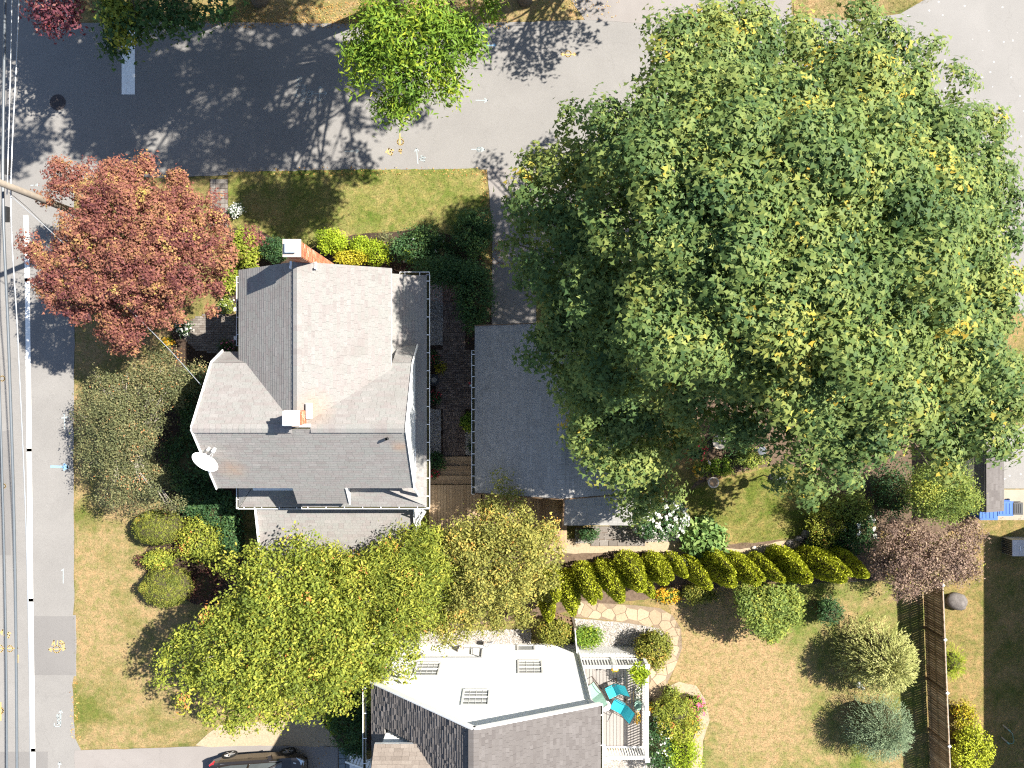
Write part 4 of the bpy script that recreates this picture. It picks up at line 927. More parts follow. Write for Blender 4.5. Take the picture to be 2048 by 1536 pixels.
cp = MB(); cp.box((-7.36, -1.14, 8.98), (0.36, 0.42, 0.22)); cp.box((-7.36, -1.14, 9.10), (0.40, 0.46, 0.025)); cp.lathe((-7.42, -1.22, 9.11), [(0.03, 0), (0.03, 0.02)], 8); cp.build('flue_cap', M_cap, co)
fl = MB(); fl.box((-6.98, -0.92, 8.02), (0.22, 0.52, 0.03), mat=Matrix.Rotation(0.46, 3, 'Y')); fl.box((-7.1, -1.42, 8.09), (0.4, 0.1, 0.02)); fl.build('flashing', M_white, co)
for x, y, z in ((-7.62, 4.1, 7.9), (-6.8, 4.1, 7.75)):
    mb = MB(); mb.box((x, y, z + 0.08), (0.07, 0.26, 0.04)); mb.box((x, y - 0.08, z + 0.14), (0.05, 0.08, 0.1)); mb.build('roof_bracket', M_white, HS)
vp = P(775, 877, 7.7)
mb = MB(); mb.lathe((vp.x, vp.y, 7.0), [(0.055, 0), (0.055, 1.0), (0.042, 1.0), (0.042, 0.7)], 14, cap=False); mb.lathe((vp.x, vp.y, 7.1), [(0.16, 0.0), (0.07, 0.25)], 14, cap=False); vo = mb.build('vent_pipe', M_black, HS)
# lean-to annex on the south side
AN = thing('annex', 'low lean-to annex with a grey shingled roof against the south side of the house', 'annex', (-8, -6.5, 0))
roof(AN, [[(-10.42, -4.95, 3.35), (-4.0, -4.95, 3.35), (-4.0, -8.25, 2.55), (-10.42, -8.25, 2.55)]], M_sh_main)
w = MB(); w.prism([(-10.25, -8.0), (-4.12, -8.0), (-4.12, -4.6), (-10.25, -4.6)], 0, 2.45)
w.face([(-4.12, -4.62, 2.45), (-4.12, -8.0, 2.45), (-4.12, -4.62, 3.36)]); w.face([(-10.25, -4.62, 2.45), (-10.25, -4.62, 3.36), (-10.25, -8.0, 2.45)])
w.build('wall', M_wall, AN)
tr = MB(); tr.bar((-3.98, -4.9, 3.52), (-3.98, -8.25, 2.57), 0.05, 0.2); tr.bar((-10.44, -4.9, 3.52), (-10.44, -8.25, 2.57), 0.04, 0.16); tr.build('rake_trim', M_white, AN, kind='stuff')
window(AN, (-4.08, -6.4, 1.5), 1.0, 1.1, (1, 0, 0)); window(AN, (-7.4, -8.04, 1.4), 1.3, 1.0, (0, -1, 0))
# white stair frame and downpipe beside the annex
ds = MB(); ds.tube([(-3.52, -4.98, 4.45), (-3.52, -5.05, 4.1), (-3.7, -5.45, 3.7), (-3.85, -5.7, 3.4), (-3.9, -5.75, 0.2)], 0.045, 8); ds.tube([(-3.66, -4.98, 4.4), (-3.72, -5.3, 3.8)], 0.03, 8)
dso = ds.build('downpipe', M_gut, HS)
# front porch at the west door
PO = thing('porch', 'small front stoop with blue-white railings beside the brick patio', 'porch', (-12.0, 2.6, 0))
q0 = P(463, 628, 1.0); q1 = P(463, 668, 1.0)
st = MB(); st.box((-11.0, 2.75, 0.22), (1.0, 1.35, 0.44)); st.build('landing', M_found, PO)
mb = MB(); mb.box((-11.7, 2.75, 0.10), (0.40, 1.2, 0.2)); mb.build('step', M_found, PO)
for y, s in ((3.28, 1), (2.02, -1)):
    rl = MB()
    for (a, b) in (((-12.15, y, 0.9), (-11.1, y, 1.15)), ((-12.15, y, 0.3), (-11.1, y, 0.55)), ((-11.1, y, 1.15), (-11.1, y + s * 0.9, 1.15)), ((-11.1, y, 0.55), (-11.1, y + s * 0.9, 0.55)), ((-11.1, y + s * 0.9, 1.15), (-10.75, y + s * 0.9, 1.15))): rl.bar(a, b, 0.09, 0.06)
    for p, h in (((-12.15, y), 1.05), ((-11.1, y), 1.3), ((-11.1, y + s * 0.9), 1.3)): rl.box((p[0], p[1], h / 2), (0.11, 0.11, h)); rl.box((p[0], p[1], h + 0.02), (0.16, 0.16, 0.04))
    for k in range(1, 8):
        x = -12.15 + k * 0.13; z = 0.3 + 0.25 * k / 8; rl.box((x, y, z + 0.3), (0.03, 0.03, 0.6))
        rl.box((-11.1, y + s * k * 0.11, 0.85), (0.03, 0.03, 0.6))
    rl.build('railing', M_white, PO)
# satellite dish on the west gable
dc = P(408, 927, 7.5)
DI = thing('satellite_dish', 'white oval satellite dish with a bracket on the west gable edge', 'satellite dish', tuple(dc))
nrm = Vector((0.60, 0.76, 0.26)).normalized(); ax = Vector((-0.70, 0.70, 0.0)); ax = (ax - nrm * ax.dot(nrm)).normalized(); bx = nrm.cross(ax)
mb = MB(); rings = []
for k in range(7):
    r = 0.46 * k / 6; z = 0.09 * (k / 6) ** 2
    rings.append([dc + ax * (r * 1.05 * math.cos(2 * math.pi * j / 28)) + bx * (r * 0.95 * math.sin(2 * math.pi * j / 28)) + nrm * z for j in range(28)])
for k in range(6):
    for j in range(28): mb.face([rings[k][j], rings[k + 1][j], rings[k + 1][(j + 1) % 28], rings[k][(j + 1) % 28]] if k else [rings[0][0], rings[1][j], rings[1][(j + 1) % 28]])
mb.tube([tuple(p - nrm * 0.01) for p in rings[6]] + [tuple(rings[6][0] - nrm * 0.01)], 0.012, 6)
mb.build('reflector', M_dish, DI, smooth=True)
# the printed mark on the reflector: two short grey dashes and a square
mb = MB()
for u, v_, wu, wv in ((-0.05, -0.17, 0.05, 0.035), (0.05, -0.19, 0.10, 0.03), (0.08, 0.04, 0.16, 0.008)):
    c = dc + ax * -u + bx * v_ + nrm * 0.035; mb.face([c - ax * wu / 2 - bx * wv / 2, c + ax * wu / 2 - bx * wv / 2, c + ax * wu / 2 + bx * wv / 2, c - ax * wu / 2 + bx * wv / 2][::1])
mb.build('printed_mark', M_metal, DI, kind='stuff')
fe = dc + nrm * 0.42 + Vector((0.18, 0.22, 0))
mb = MB(); mb.tube([tuple(dc - bx * 0.36 + nrm * 0.05), tuple(fe)], 0.014, 6); mb.tube([tuple(dc + ax * 0.1 - bx * 0.3), tuple(fe)], 0.012, 6); mb.tube([tuple(dc), tuple(dc + Vector((0.05, -0.02, -0.4))), (dc.x + 0.12, dc.y - 0.05, 6.35)], 0.03, 8); mb.build('arm', M_metal, DI)
mb = MB(); mb.tube([tuple(fe), tuple(fe - nrm * 0.14)], [0.05, 0.07], 10); mb.tube([tuple(fe + Vector((-.2, .03, 0))), tuple(fe + Vector((-.2, .03, 0)) - nrm * 0.12)], [0.04, 0.05], 10); mb.build('receiver', M_dish, DI)

# ------------------------------------------------------------------ garage east of the walkway
GA = thing('garage', 'grey-roofed garage half hidden under the big maple', 'garage', (2, -1, 0))
G1 = [(1.94, 2.42, 4.3), (-1.54, 2.42, 2.7), (-1.54, -4.53, 2.7), (1.94, -4.53, 4.3)]
G2 = [(1.94, 2.42, 4.3), (1.94, -4.53, 4.3), (5.42, -4.53, 2.7), (5.42, 2.42, 2.7)]
gr = roof(GA, [G1, G2], M_sh_gar)
cap_row(gr, (1.94, 2.42, 4.3), (1.94, -4.5, 4.3), M_sh_gar)
w = MB(); w.prism([(-1.3, -4.3), (5.2, -4.3), (5.2, 2.2), (-1.3, 2.2)], 0, 2.65)
for y in (-4.3, 2.2): w.face([(-1.3, y, 2.65), (5.2, y, 2.65), (1.94, y, 4.15)] if y < 0 else [(5.2, y, 2.65), (-1.3, y, 2.65), (1.94, y, 4.15)])
w.build('wall', M_wall, GA)
mb = MB(); mb.box((1.0, 2.23, 1.1), (2.6, 0.06, 2.15))
for k in range(4): mb.box((1.0, 2.265, 0.35 + k * 0.52), (2.5, 0.03, 0.46))
mb.build('garage_door', M_white, GA)
gutter(GA, (-1.54, 1.4, 2.7), (-1.54, -4.6, 2.7), (-1, 0, 0), w=0.14, straps=0.5)
mb = MB(); mb.bar((-1.54, 2.44, 2.72), (1.94, 2.44, 4.3), 0.03, 0.12); mb.bar((1.94, -4.56, 4.3), (-1.54, -4.56, 2.7), 0.03, 0.12); mb.bar((1.94, -4.56, 4.3), (5.42, -4.56, 2.7), 0.03, 0.12); mb.build('rake_trim', M_fence, GA, kind='stuff')
LT = thing('shed', 'small lean-to shed with dappled grey roof attached to the garage corner', 'shed', (3.6, -5.2, 0))
roof(LT, [[(2.18, -4.62, 3.0), (5.05, -4.62, 3.0), (5.02, -5.95, 2.35), (2.18, -5.95, 2.35)]], M_sh_gar)
w = MB(); w.prism([(2.3, -5.8), (4.9, -5.8), (4.9, -4.4), (2.3, -4.4)], 0, 2.3); w.build('wall', M_fence, LT)
mb = MB(); mb.bar((2.15, -4.62, 2.98), (2.15, -5.95, 2.33), 0.06, 0.24); mb.build('rake_trim', M_deckwood, LT)
# timber decks and steps between house and garage
def plank_deck(name, label, x0, y0, x1, y1, z, n, along_y=True, mat=None, cat='deck', th=0.035, gap=0.008, tone=0.0):
    t = thing(name, label, cat, ((x0 + x1) / 2, (y0 + y1) / 2, 0))
    for i in range(n):
        mb = MB()
        if along_y:
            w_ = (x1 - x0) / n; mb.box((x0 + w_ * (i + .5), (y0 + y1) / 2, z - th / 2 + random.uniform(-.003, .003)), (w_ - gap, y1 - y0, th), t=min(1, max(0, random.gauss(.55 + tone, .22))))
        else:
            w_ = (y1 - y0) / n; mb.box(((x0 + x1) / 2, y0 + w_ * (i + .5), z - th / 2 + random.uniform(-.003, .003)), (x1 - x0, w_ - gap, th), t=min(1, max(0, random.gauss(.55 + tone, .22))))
        mb.build('plank', mat or M_deckwood, t)
    mb = MB()
    for k in range(4):
        f = (k + .5) / 4
        if along_y: mb.box(((x0 + x1) / 2, y0 + (y1 - y0) * f, z - th - 0.08), (x1 - x0 - .02, 0.05, 0.14))
        else: mb.box((x0 + (x1 - x0) * f, (y0 + y1) / 2, z - th - 0.08), (0.05, y1 - y0 - .02, 0.14))
    for cx in (x0 + .06, x1 - .06):
        for cy in (y0 + .06, y1 - .06): mb.box((cx, cy, (z - 0.15) / 2), (0.09, 0.09, z - 0.15))
    mb.build('joists', mat or M_deckwood, t, kind='stuff')
    return t
k = lambda px, py, z: (P(px, py, z).x, P(px, py, z).y)
xa, ya = k(858, 970, 0.55); xb, yb = k(962, 1090, 0.55)
plank_deck('timber_deck', 'brown timber deck in the gap between the house and the garage', xa, yb, xb, ya, 0.55, 18)
xa, ya = k(964, 985, 0.42); xb, yb = k(1134, 1096, 0.42)
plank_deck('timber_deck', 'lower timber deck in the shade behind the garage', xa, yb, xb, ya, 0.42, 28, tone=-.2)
ST = thing('timber_steps', 'three broad timber steps climbing from the paved walk to the deck', 'steps', (k(905, 940, 0.2)[0], k(905, 940, 0.2)[1], 0))
for i, (y0, y1, z) in enumerate(((913, 932, 0.14), (932, 951, 0.28), (951, 969, 0.42))):
    xa, ya = k(866 if i < 2 else 858, y0, z); xb, yb = k(950, y1, z)
    tr = MB(); tr.box(((xa + xb) / 2, (ya + yb) / 2 - .01, z / 2 - 0.02), (xb - xa, 0.03, z - 0.04), t=.3)
    mid = (ya + yb) / 2
    for s in (1, -1): tr.box(((xa + xb) / 2, mid + s * (ya - yb) / 4, z - 0.0175), (xb - xa, (ya - yb) / 2 - 0.008, 0.035), t=min(1, max(0, random.gauss(.5, .2))))
    tr.build('tread', M_deckwood, ST)
# cushioned seat on the deck
cq = P(868, 1075, 1.0)
SE = thing('patio_chair', 'dark blue patio chair with floral cushion at the corner of the timber deck', 'chair', (cq.x, cq.y, 0.55), rot=R(40))
mb = MB(); mb.box((0, 0, 0.40), (0.62, 0.60, 0.12)); mb.build('seat', M_navy, SE)
mb = MB(); mb.box((-0.02, 0.30, 0.72), (0.62, 0.12, 0.62), mat=Matrix.Rotation(-0.2, 3, 'X')); mb.build('backrest', M_navy, SE)
mb = MB()
for i in range(5):
    for j in range(5): mb.box((-0.22 + i * .11, -0.26 + j * .1, 0.475 + 0.02 * (1 - ((i - 2) ** 2 + (j - 2) ** 2) / 10)), (0.108, 0.098, 0.06), t=random.random())
mb.build('cushion', M_floral, SE)
for x in (-.28, .28):
    for y in (-.26, .26):
        mb = MB(); mb.box((x, y, 0.17), (0.04, 0.04, 0.34)); mb.build('leg', M_black, SE)

# ------------------------------------------------------------------ white clapboard house at the bottom
WH = thing('house', 'white clapboard house with dark grey asymmetric roof and a side deck', 'house', (-1.3, -16, 0))
RX, RZ = -1.29, 8.58; NY = -11.62; SY = -21.5
wz = lambda x: RZ + 0.922 * (x - RX)
ez = lambda x: RZ - 0.42 * (x - RX)
WR1 = [(RX, NY, RZ), (RX, -13.1, RZ), (-3.445, -13.1, wz(-3.445)), (-5.42, -13.1, wz(-5.42)), (-5.42, NY, wz(-5.42))]
WR2 = [(RX, -13.1, RZ), (RX, -14.7, RZ), (-1.70, -14.7, wz(-1.70)), (-3.445, -13.1, wz(-3.445))]
WR3 = [(RX, -14.7, RZ), (RX, -16.3, RZ), (-3.445, -16.3, wz(-3.445)), (-1.70, -14.7, wz(-1.7))]
WR4 = [(RX, -16.3, RZ), (RX, SY, RZ), (-5.42, SY, wz(-5.42)), (-5.42, -16.3, wz(-5.42))]
WR5 = [(-4.85, -13.1, wz(-4.85)), (-4.85, -16.3, wz(-4.85)), (-5.42, -16.3, wz(-5.42)), (-5.42, -13.1, wz(-5.42))]
ER = [(RX, NY, RZ), (RX, SY, RZ), (3.2, SY, ez(3.2)), (3.2, NY, ez(3.2))]
r = MB()
for p in (WR1, WR2, WR3, WR4, WR5, ER): slab(r, p, 0.14)
wro = r.build('roof', [M_white, M_twig], WH)
s = MB()
for p in (WR1, WR2, WR3, WR4, WR5): shingles(s, p, exp=0.128, width=0.22, lift=0.030, rag=1.0)
shingles(s, ER, exp=0.128, width=0.22, lift=0.012, rag=0.6)
s.build('shingles', M_sh_white, wro, kind='stuff')
cap_row(wro, (RX, NY, RZ), (RX, SY, RZ), M_sh_white, w=0.36, ex=0.15)
DZ = 8.2
D1 = [(-5.0, -13.1, 6.6), (-3.445, -13.1, 6.6), (-1.70, -14.7, 8.2), (-5.0, -14.7, 8.2)]
D2 = [(-5.0, -14.7, 8.2), (-1.70, -14.7, 8.2), (-3.445, -16.3, 6.6), (-5.0, -16.3, 6.6)]
dm = MB(); 
for p in (D1, D2): slab(dm, p, 0.12)
dmo = dm.build('dormer_roof', [M_white, M_twig], WH); s = MB()
for p in (D1, D2): shingles(s, p, exp=0.14, width=0.30, lift=0.014, rag=0.5)
s.build('shingles', M_sh_tan, dmo, kind='stuff')
w = MB(); WY = -11.80
w.prism([(-5.3, WY), (2.84, WY), (2.84, -21.2), (-5.3, -21.2)], 0.0, 4.72)
pr = [(-5.3, 4.72), (2.84, 4.72), (2.84, ez(2.84) - .16), (RX, RZ - .16), (-5.3, wz(-5.3) - .16)]
w.face([(x, WY, z) for x, z in pr][::-1]); w.face([(x, -21.2, z) for x, z in pr]); 
w.face([(2.84, WY, 4.72), (2.84, -21.2, 4.72), (2.84, -21.2, ez(2.84) - .16), (2.84, WY, ez(2.84) - .16)])
w.prism([(-4.8, -16.05), (-4.8, -13.35), (-3.4, -13.35), (-3.4, -16.05)], 5.0, 6.45)
w.face([(-4.8, -13.35, 6.45), (-4.8, -14.7, 7.9), (-4.8, -16.05, 6.45)])
w.build('wall', M_siding, WH)
# lapped clapboards on the gable wall and the dormer cheek, one board each
z = 0.30; bi = 0
while z < RZ - 0.35:
    zt = z + 0.118
    def xr(zz):
        l = -5.32 if zz < wz(-5.32) - .2 else RX + (zz + .2 - RZ) / 0.922
        rr = 2.86 if zz < ez(2.86) - .2 else RX + (RZ - zz - .2) / 0.42
        return l, min(rr, 2.86)
    (l0, r0), (l1, r1) = xr(z), xr(zt)
    if r1 - l1 > 0.1:
        mb = MB(); y0, y1 = WY + 0.036, WY + 0.006
        v = [(l0, y0, z), (r0, y0, z), (r1, y1, zt), (l1, y1, zt), (l0, WY, z), (r0, WY, z)]
        mb.poly(v, [(1, 0, 3, 2), (0, 1, 5, 4)]); mb.build('clapboard', M_siding, WH)
    z += 0.112
z = 5.3
while z < 6.42:
    l, rr = -4.82, min(-3.45, (z - 5.32) / 0.922 * 1.0 - 4.82 + 0.02)
    rr = -4.82 + (z + .118 - 5.32) / 0.922 + 0.1
    mb = MB(); mb.poly([(l, -13.32, z), (rr, -13.32, z), (rr, -13.34, z + .118), (l, -13.34, z + .118), (l, -13.35, z), (rr, -13.35, z)], [(1, 0, 3, 2), (0, 1, 5, 4)]); mb.build('clapboard', M_siding, WH); z += 0.13
tr = MB()
tr.bar((RX, NY + .01, RZ - .06), (-5.78, NY + .01, wz(-5.78) - .06), 0.05, 0.22); tr.bar((RX, NY + .01, RZ - .06), (3.23, NY + .01, ez(3.23) - .06), 0.05, 0.2)
tr.bar((RX, NY - .08, RZ - .2), (-5.5, NY - .08, wz(-5.5) - .2), 0.18, 0.03); tr.bar((RX, NY - .08, RZ - .2), (3.0, NY - .08, ez(3.0) - .2), 0.18, 0.03)
tr.box((2.88, WY + .02, 3.2), (0.09, 0.12, 6.4)); tr.box((-5.34, WY + .02, 2.1), (0.09, 0.12, 4.2))
tr.build('rake_trim', M_white, WH, kind='stuff')
gutter(WH, (-5.76, NY, wz(-5.76) - .02), (-5.76, SY, wz(-5.76) - .02), (-1, 0, 0), w=0.11, straps=1.0)
gutter(WH, (3.2, NY, ez(3.2) - .02), (3.2, SY, ez(3.2) - .02), (1, 0, 0), w=0.09, straps=1.2)
mb = MB(); mb.tube([(3.1, NY - .1, ez(3.2) - .1), (2.92, WY + .08, 6.1), (2.92, WY + .08, 0.2)], 0.04, 8); mb.build('downpipe', M_gut, WH)
window(WH, (-3.50, WY + .03, 3.02), 0.98, 1.36, (0, 1, 0), True, (3, 3), 0.05)
window(WH, (0.75, WY + .03, 2.80), 0.98, 1.36, (0, 1, 0), True, (2, 3), 0.05)
window(WH, (-1.36, WY + .03, 5.72), 0.98, 1.36, (0, 1, 0), True, (3, 3), 0.05)
window(WH, (0.62, WY + .03, 0.62), 0.75, 0.62, (0, 1, 0), False, (0, 0), 0.05)
mb = MB(); mb.box((-4.62, WY + .20, 0.42), (0.95, 0.36, 0.84)); mb.box((-4.62, WY + .21, 0.86), (1.0, 0.40, 0.04)); mb.build('bulkhead', M_found, WH)
mb = MB(); zc = 1.85
mb.tube([(-4.9, WY + .07, zc), (-1.28, WY + .07, zc), (-1.28, WY + .07, 0.75), (-2.3, WY + .07, 0.75), (-2.3, WY + .07, 0.3)], 0.022, 6); mb.tube([(-1.75, WY + .07, 0.75), (-1.72, WY + .07, 1.5), (-1.4, WY + .07, 1.75)], 0.018, 6); mb.build('conduit', M_metal, WH)
mb = MB(); mb.box((-2.25, WY + .09, 0.95), (0.26, 0.12, 0.36)); mb.lathe((-2.25, WY + .16, 0.98), [(0.09, -.06), (0.09, 0.06)], 12); mb.build('meter_box', M_terra, WH)
mb = MB(); mb.tube([(-1.1, WY + .05, 0.6), (-0.9, WY + .35, 0.65), (-0.85, WY + .4, 1.0)], 0.02, 6); mb.box((-1.0, WY + .22, 0.62), (0.22, 0.12, 0.16)); mb.build('wall_bracket', M_metal, WH)
# stoop stairs with white rails by the west side
SW = thing('stair', 'white wooden stair with slatted rail at the west side of the white house', 'stairs', (-6.8, -16.9, 0))
for i in range(4):
    mb = MB(); mb.box((-7.2 + i * 0.26, -17.2, 0.18 + i * 0.17), (0.27, 1.0, 0.04)); mb.box((-7.08 + i * 0.26, -17.2, 0.09 + i * 0.17), (0.03, 1.0, 0.15)); mb.build('tread', M_white, SW)
mb = MB(); mb.bar((-7.35, -16.68, 0.95), (-6.2, -16.68, 1.6), 0.08, 0.05); mb.bar((-7.35, -16.68, 0.3), (-6.2, -16.68, 0.95), 0.06, 0.05)
for i in range(8): mb.box((-7.3 + i * .15, -16.68, 0.62 + i * .085), (0.035, 0.035, 0.66))
mb.build('railing', M_white, SW)

# ------------------------------------------------------------------ side deck with white railings
DX0, DX1, DY0, DY1, DZK = 2.95, 5.80, -15.95, -11.98, 1.1
DK = plank_deck('side_deck', 'pale grey deck with white railings beside the white house', DX0, DY0, DX1, DY1, DZK, 19, True, M_deckgrey, th=0.03, gap=0.016)
mb = MB()
mb.box(((DX0 + DX1) / 2, DY1 + .02, DZK - .1), (DX1 - DX0 + .1, 0.05, 0.24)); mb.box((DX1 + .03, (DY0 + DY1) / 2, DZK - .1), (0.05, DY1 - DY0, 0.24)); mb.box(((DX0 + DX1) / 2, DY0 - .02, DZK - .1), (DX1 - DX0 + .1, 0.05, 0.24))
mb.build('fascia', M_white, DK)
mb = MB(); n = 26
for s in (1, -1):
    for i in range(-10, 34):
        a = DX0 + i * 0.115; b = a + s * 0.9
        a2, b2 = min(max(a, DX0), DX1), min(max(b, DX0), DX1)
        if abs(a2 - b2) < .05: continue
        fa, fb = (a2 - a) / (b - a), (b2 - a) / (b - a); mb.bar((a2, DY1 + .06 + .012 * s, 0.05 + .85 * fa), (b2, DY1 + .06 + .012 * s, 0.05 + .85 * fb), 0.012, 0.035)
mb.build('lattice', M_white, DK, kind='stuff')
def rail_run(parent, a, b, zt, posts, nb):
    a = Vector(a); b = Vector(b); top = MB(); top.bar(a + Vector((0, 0, zt)), b + Vector((0, 0, zt)), 0.13, 0.045); top.build('top_rail', M_white, parent)
    bt = MB(); bt.bar(a + Vector((0, 0, 0.12)), b + Vector((0, 0, 0.12)), 0.06, 0.06); bt.bar(a + Vector((0, 0, zt - .07)), b + Vector((0, 0, zt - .07)), 0.05, 0.08); bt.build('bottom_rail', M_white, parent)
    base = None
    for i in range(nb):
        p = a.lerp(b, (i + .5) / nb)
        if base is None:
            mb = MB(); o = ORG[parent]; mb.box((o.x, o.y, o.z + (zt + .1) / 2 - 0.02), (0.045, 0.045, zt - .14)); base = mb.build('baluster', M_white, parent); q = base
        else: q = base.copy(); C.objects.link(q)
        q.location = p - ORG[parent]
    for f in posts:
        p = a.lerp(b, f); mb = MB(); mb.box((p.x, p.y, p.z + (zt + .12) / 2), (0.13, 0.13, zt + .12)); mb.box((p.x, p.y, p.z + zt + .13), (0.19, 0.19, 0.03)); mb.lathe((p.x, p.y, p.z + zt + .145), [(0.10, 0), (0.02, 0.05)], 4); mb.build('post', M_white, parent)
RL = thing('deck_railing', 'white railing along the north edge of the side deck', 'railing', (4.4, DY1, DZK)); rail_run(RL, (DX0, DY1 - .05, DZK), (DX1 - .08, DY1 - .05, DZK), 1.0, (0.52,), 22)
RL = thing('deck_railing', 'long white railing along the east edge of the side deck', 'railing', (DX1, -14, DZK)); rail_run(RL, (DX1 - .05, DY1, DZK), (DX1 - .05, DY0, DZK), 1.0, (0.0, 0.5, 1.0), 34)
RL = thing('deck_railing', 'white railing along the south edge of the side deck', 'railing', (4.4, DY0, DZK)); rail_run(RL, (DX0 + .35, DY0 + .05, DZK), (DX1 - .08, DY0 + .05, DZK), 1.0, (0.3,), 22)
gt = P(1147, 1264)
t = thing('lattice_gate', 'narrow white gate post and panel between the olive shrub and gravel yard', 'gate', (gt.x, gt.y, 0))
mb = MB(); mb.bar((gt.x - .05, gt.y + .62, 0.75), (gt.x + .05, gt.y - .60, 0.75), 0.035, 1.3); mb.build('panel', M_white, t)
for dy in (.65, -.63):
    mb = MB(); mb.box((gt.x - dy * .08, gt.y + dy, 0.78), (0.09, 0.09, 1.55)); mb.build('post', M_pole, t)
pg = P(1124, 1228)
t = thing('picket_gate', 'short brown slatted gate in the hedge gap', 'gate', (pg.x, pg.y, 0))
for i in range(7):
    mb = MB(); mb.box((pg.x - .42 + i * .14, pg.y + .12 - i * .05, 0.5), (0.09, 0.025, 1.0), rot=-.34, t=random.random()); mb.build('slat', M_fence, t)
mb = MB()
for z in (.3, .8): mb.bar((pg.x - .5, pg.y + .17, z), (pg.x + .5, pg.y - .19, z), 0.04, 0.08)
mb.build('rail', M_fence, t)

def sling_chair(label, px, py, face, mat):
    c = P(px, py, DZK + .4)
    t = thing('sling_chair', label, 'chair', (c.x, c.y, DZK), 'sling chairs on the side deck', rot=face)   # front is local +x
    mb = MB()
    g = [(-.26, .44), (-.1, .40), (.1, .405), (.28, .43)]
    for (x0, z0), (x1, z1) in zip(g, g[1:]): mb.poly([(x0, -.25, z0), (x1, -.25, z1), (x1, .25, z1), (x0, .25, z0), (x0, -.25, z0 - .012), (x1, -.25, z1 - .012), (x1, .25, z1 - .012), (x0, .25, z0 - .012)], [(0, 1, 2, 3), (7, 6, 5, 4), (0, 4, 5, 1), (3, 2, 6, 7)])
    mb.build('seat', mat, t)
    mb = MB(); g = [(-.26, .44), (-.36, .66), (-.50, .90), (-.58, 1.02)]
    for (x0, z0), (x1, z1) in zip(g, g[1:]): mb.poly([(x0, -.25, z0), (x1, -.25, z1), (x1, .25, z1), (x0, .25, z0), (x0 - .012, -.25, z0), (x1 - .012, -.25, z1), (x1 - .012, .25, z1), (x0 - .012, .25, z0)], [(0, 3, 2, 1), (4, 5, 6, 7), (0, 1, 5, 4), (3, 7, 6, 2)])
    mb.build('backrest', mat, t)
    for s in (-1, 1):
        mb = MB(); y = s * .28
        mb.tube([(.36, y, .02), (.33, y, .40), (.24, y, .60), (-.10, y, .62), (-.36, y, .60)], 0.014, 6)
        mb.tube([(.36, y, .02), (.0, y, .015), (-.34, y, .02)], 0.014, 6); mb.tube([(-.34, y, .02), (-.22, y, .30), (-.28, y, .46), (-.60, y, 1.04)], 0.014, 6)
        mb.tube([(.30, y, .42), (-.28, y, .43)], 0.013, 6); mb.build('side_frame', M_tube, t)
    mb = MB(); mb.tube([(.30, -.28, .43), (.30, .28, .43)], 0.012, 6); mb.tube([(-.6, -.28, 1.04), (-.6, .28, 1.04)], 0.012, 6); mb.tube([(-.3, -.28, .03), (-.3, .28, .03)], 0.012, 6); mb.build('cross_tube', M_tube, t, kind='stuff')
    return t
sling_chair('dark teal sling chair nearest the deck north railing', 1226, 1382, R(205), M_teal2)
sling_chair('bright turquoise sling chair tilted beside the white side table', 1236, 1412, R(152), M_teal)
sling_chair('pale mint sling chair close to the house wall', 1186, 1381, R(128), M_mint)
tc = P(1211, 1412, DZK + .5)
t = thing('side_table', 'small round white mesh side table between the chairs on the side deck', 'table', (tc.x, tc.y, DZK))
mb = MB(); mb.lathe((tc.x, tc.y, DZK + .48), [(0.225, 0), (0.225, 0.02), (0.20, 0.02), (0.20, 0)], 24, cap=False)
for i in range(3):
    r0 = 0.05 + i * .055; mb.lathe((tc.x, tc.y, DZK + .485), [(r0, 0), (r0 + .034, 0), (r0 + .034, .012), (r0, .012)], 20, cap=False)
for i in range(8): a = i * math.pi / 4; mb.bar((tc.x, tc.y, DZK + .492), (tc.x + .22 * math.cos(a), tc.y + .22 * math.sin(a), DZK + .492), 0.02, 0.01)
mb.build('top', M_white, t)
for i in range(3):
    a = i * 2.094; mb = MB(); mb.tube([(tc.x + .1 * math.cos(a), tc.y + .1 * math.sin(a), DZK + .48), (tc.x + .2 * math.cos(a), tc.y + .2 * math.sin(a), DZK)], 0.011, 6); mb.build('leg', M_white, t)
# rail planters and bowls
def planter(label, px, py, z, dx, dy, dz, flower, fol, n=120, fn=60):
    c = P(px, py, z + dz); t = thing('planter', label, 'planter', (c.x, c.y, z))
    mb = MB(); mb.prism([(c.x - dx / 2, c.y - dy / 2), (c.x + dx / 2, c.y - dy / 2), (c.x + dx / 2, c.y + dy / 2), (c.x - dx / 2, c.y + dy / 2)], z, z + dz); mb.build('box', M_terra, t)
    lo = [(c.x, c.y, z + dz, dx * .6, dy * .55, .16, 1)]; p, nn, ti, _ = lobe_leaves(lo, n, 5, .05, up=.6); leaves_to_mesh('foliage', p, nn, .06 * RNG.uniform(.6, 1.3, len(p)), ti, 'oval', [LM[fol]], t)
    if flower: p, nn, ti, _ = lobe_leaves(lo, fn, 3, .03, shell=(1, 1.1), up=.9, low=.1); leaves_to_mesh('blossom', p, nn, .07 * RNG.uniform(.6, 1.3, len(p)), ti, 'petal', [LM[flower]], t, kind='stuff')
    return t
planter('narrow planter of white flowers inside the deck east railing', 1277, 1388, DZK, .16, .55, .2, 'petal_white', 'dark')
planter('narrow planter of orange flowers inside the deck east railing', 1275, 1434, DZK, .16, .6, .2, 'petal_orange', 'dark')
planter('small hanging basket of yellow flowers on the north deck railing', 1229, 1337, DZK + .55, .2, .16, .16, 'petal_orange', 'lime')
bc = P(1276, 1411, DZK + .3)
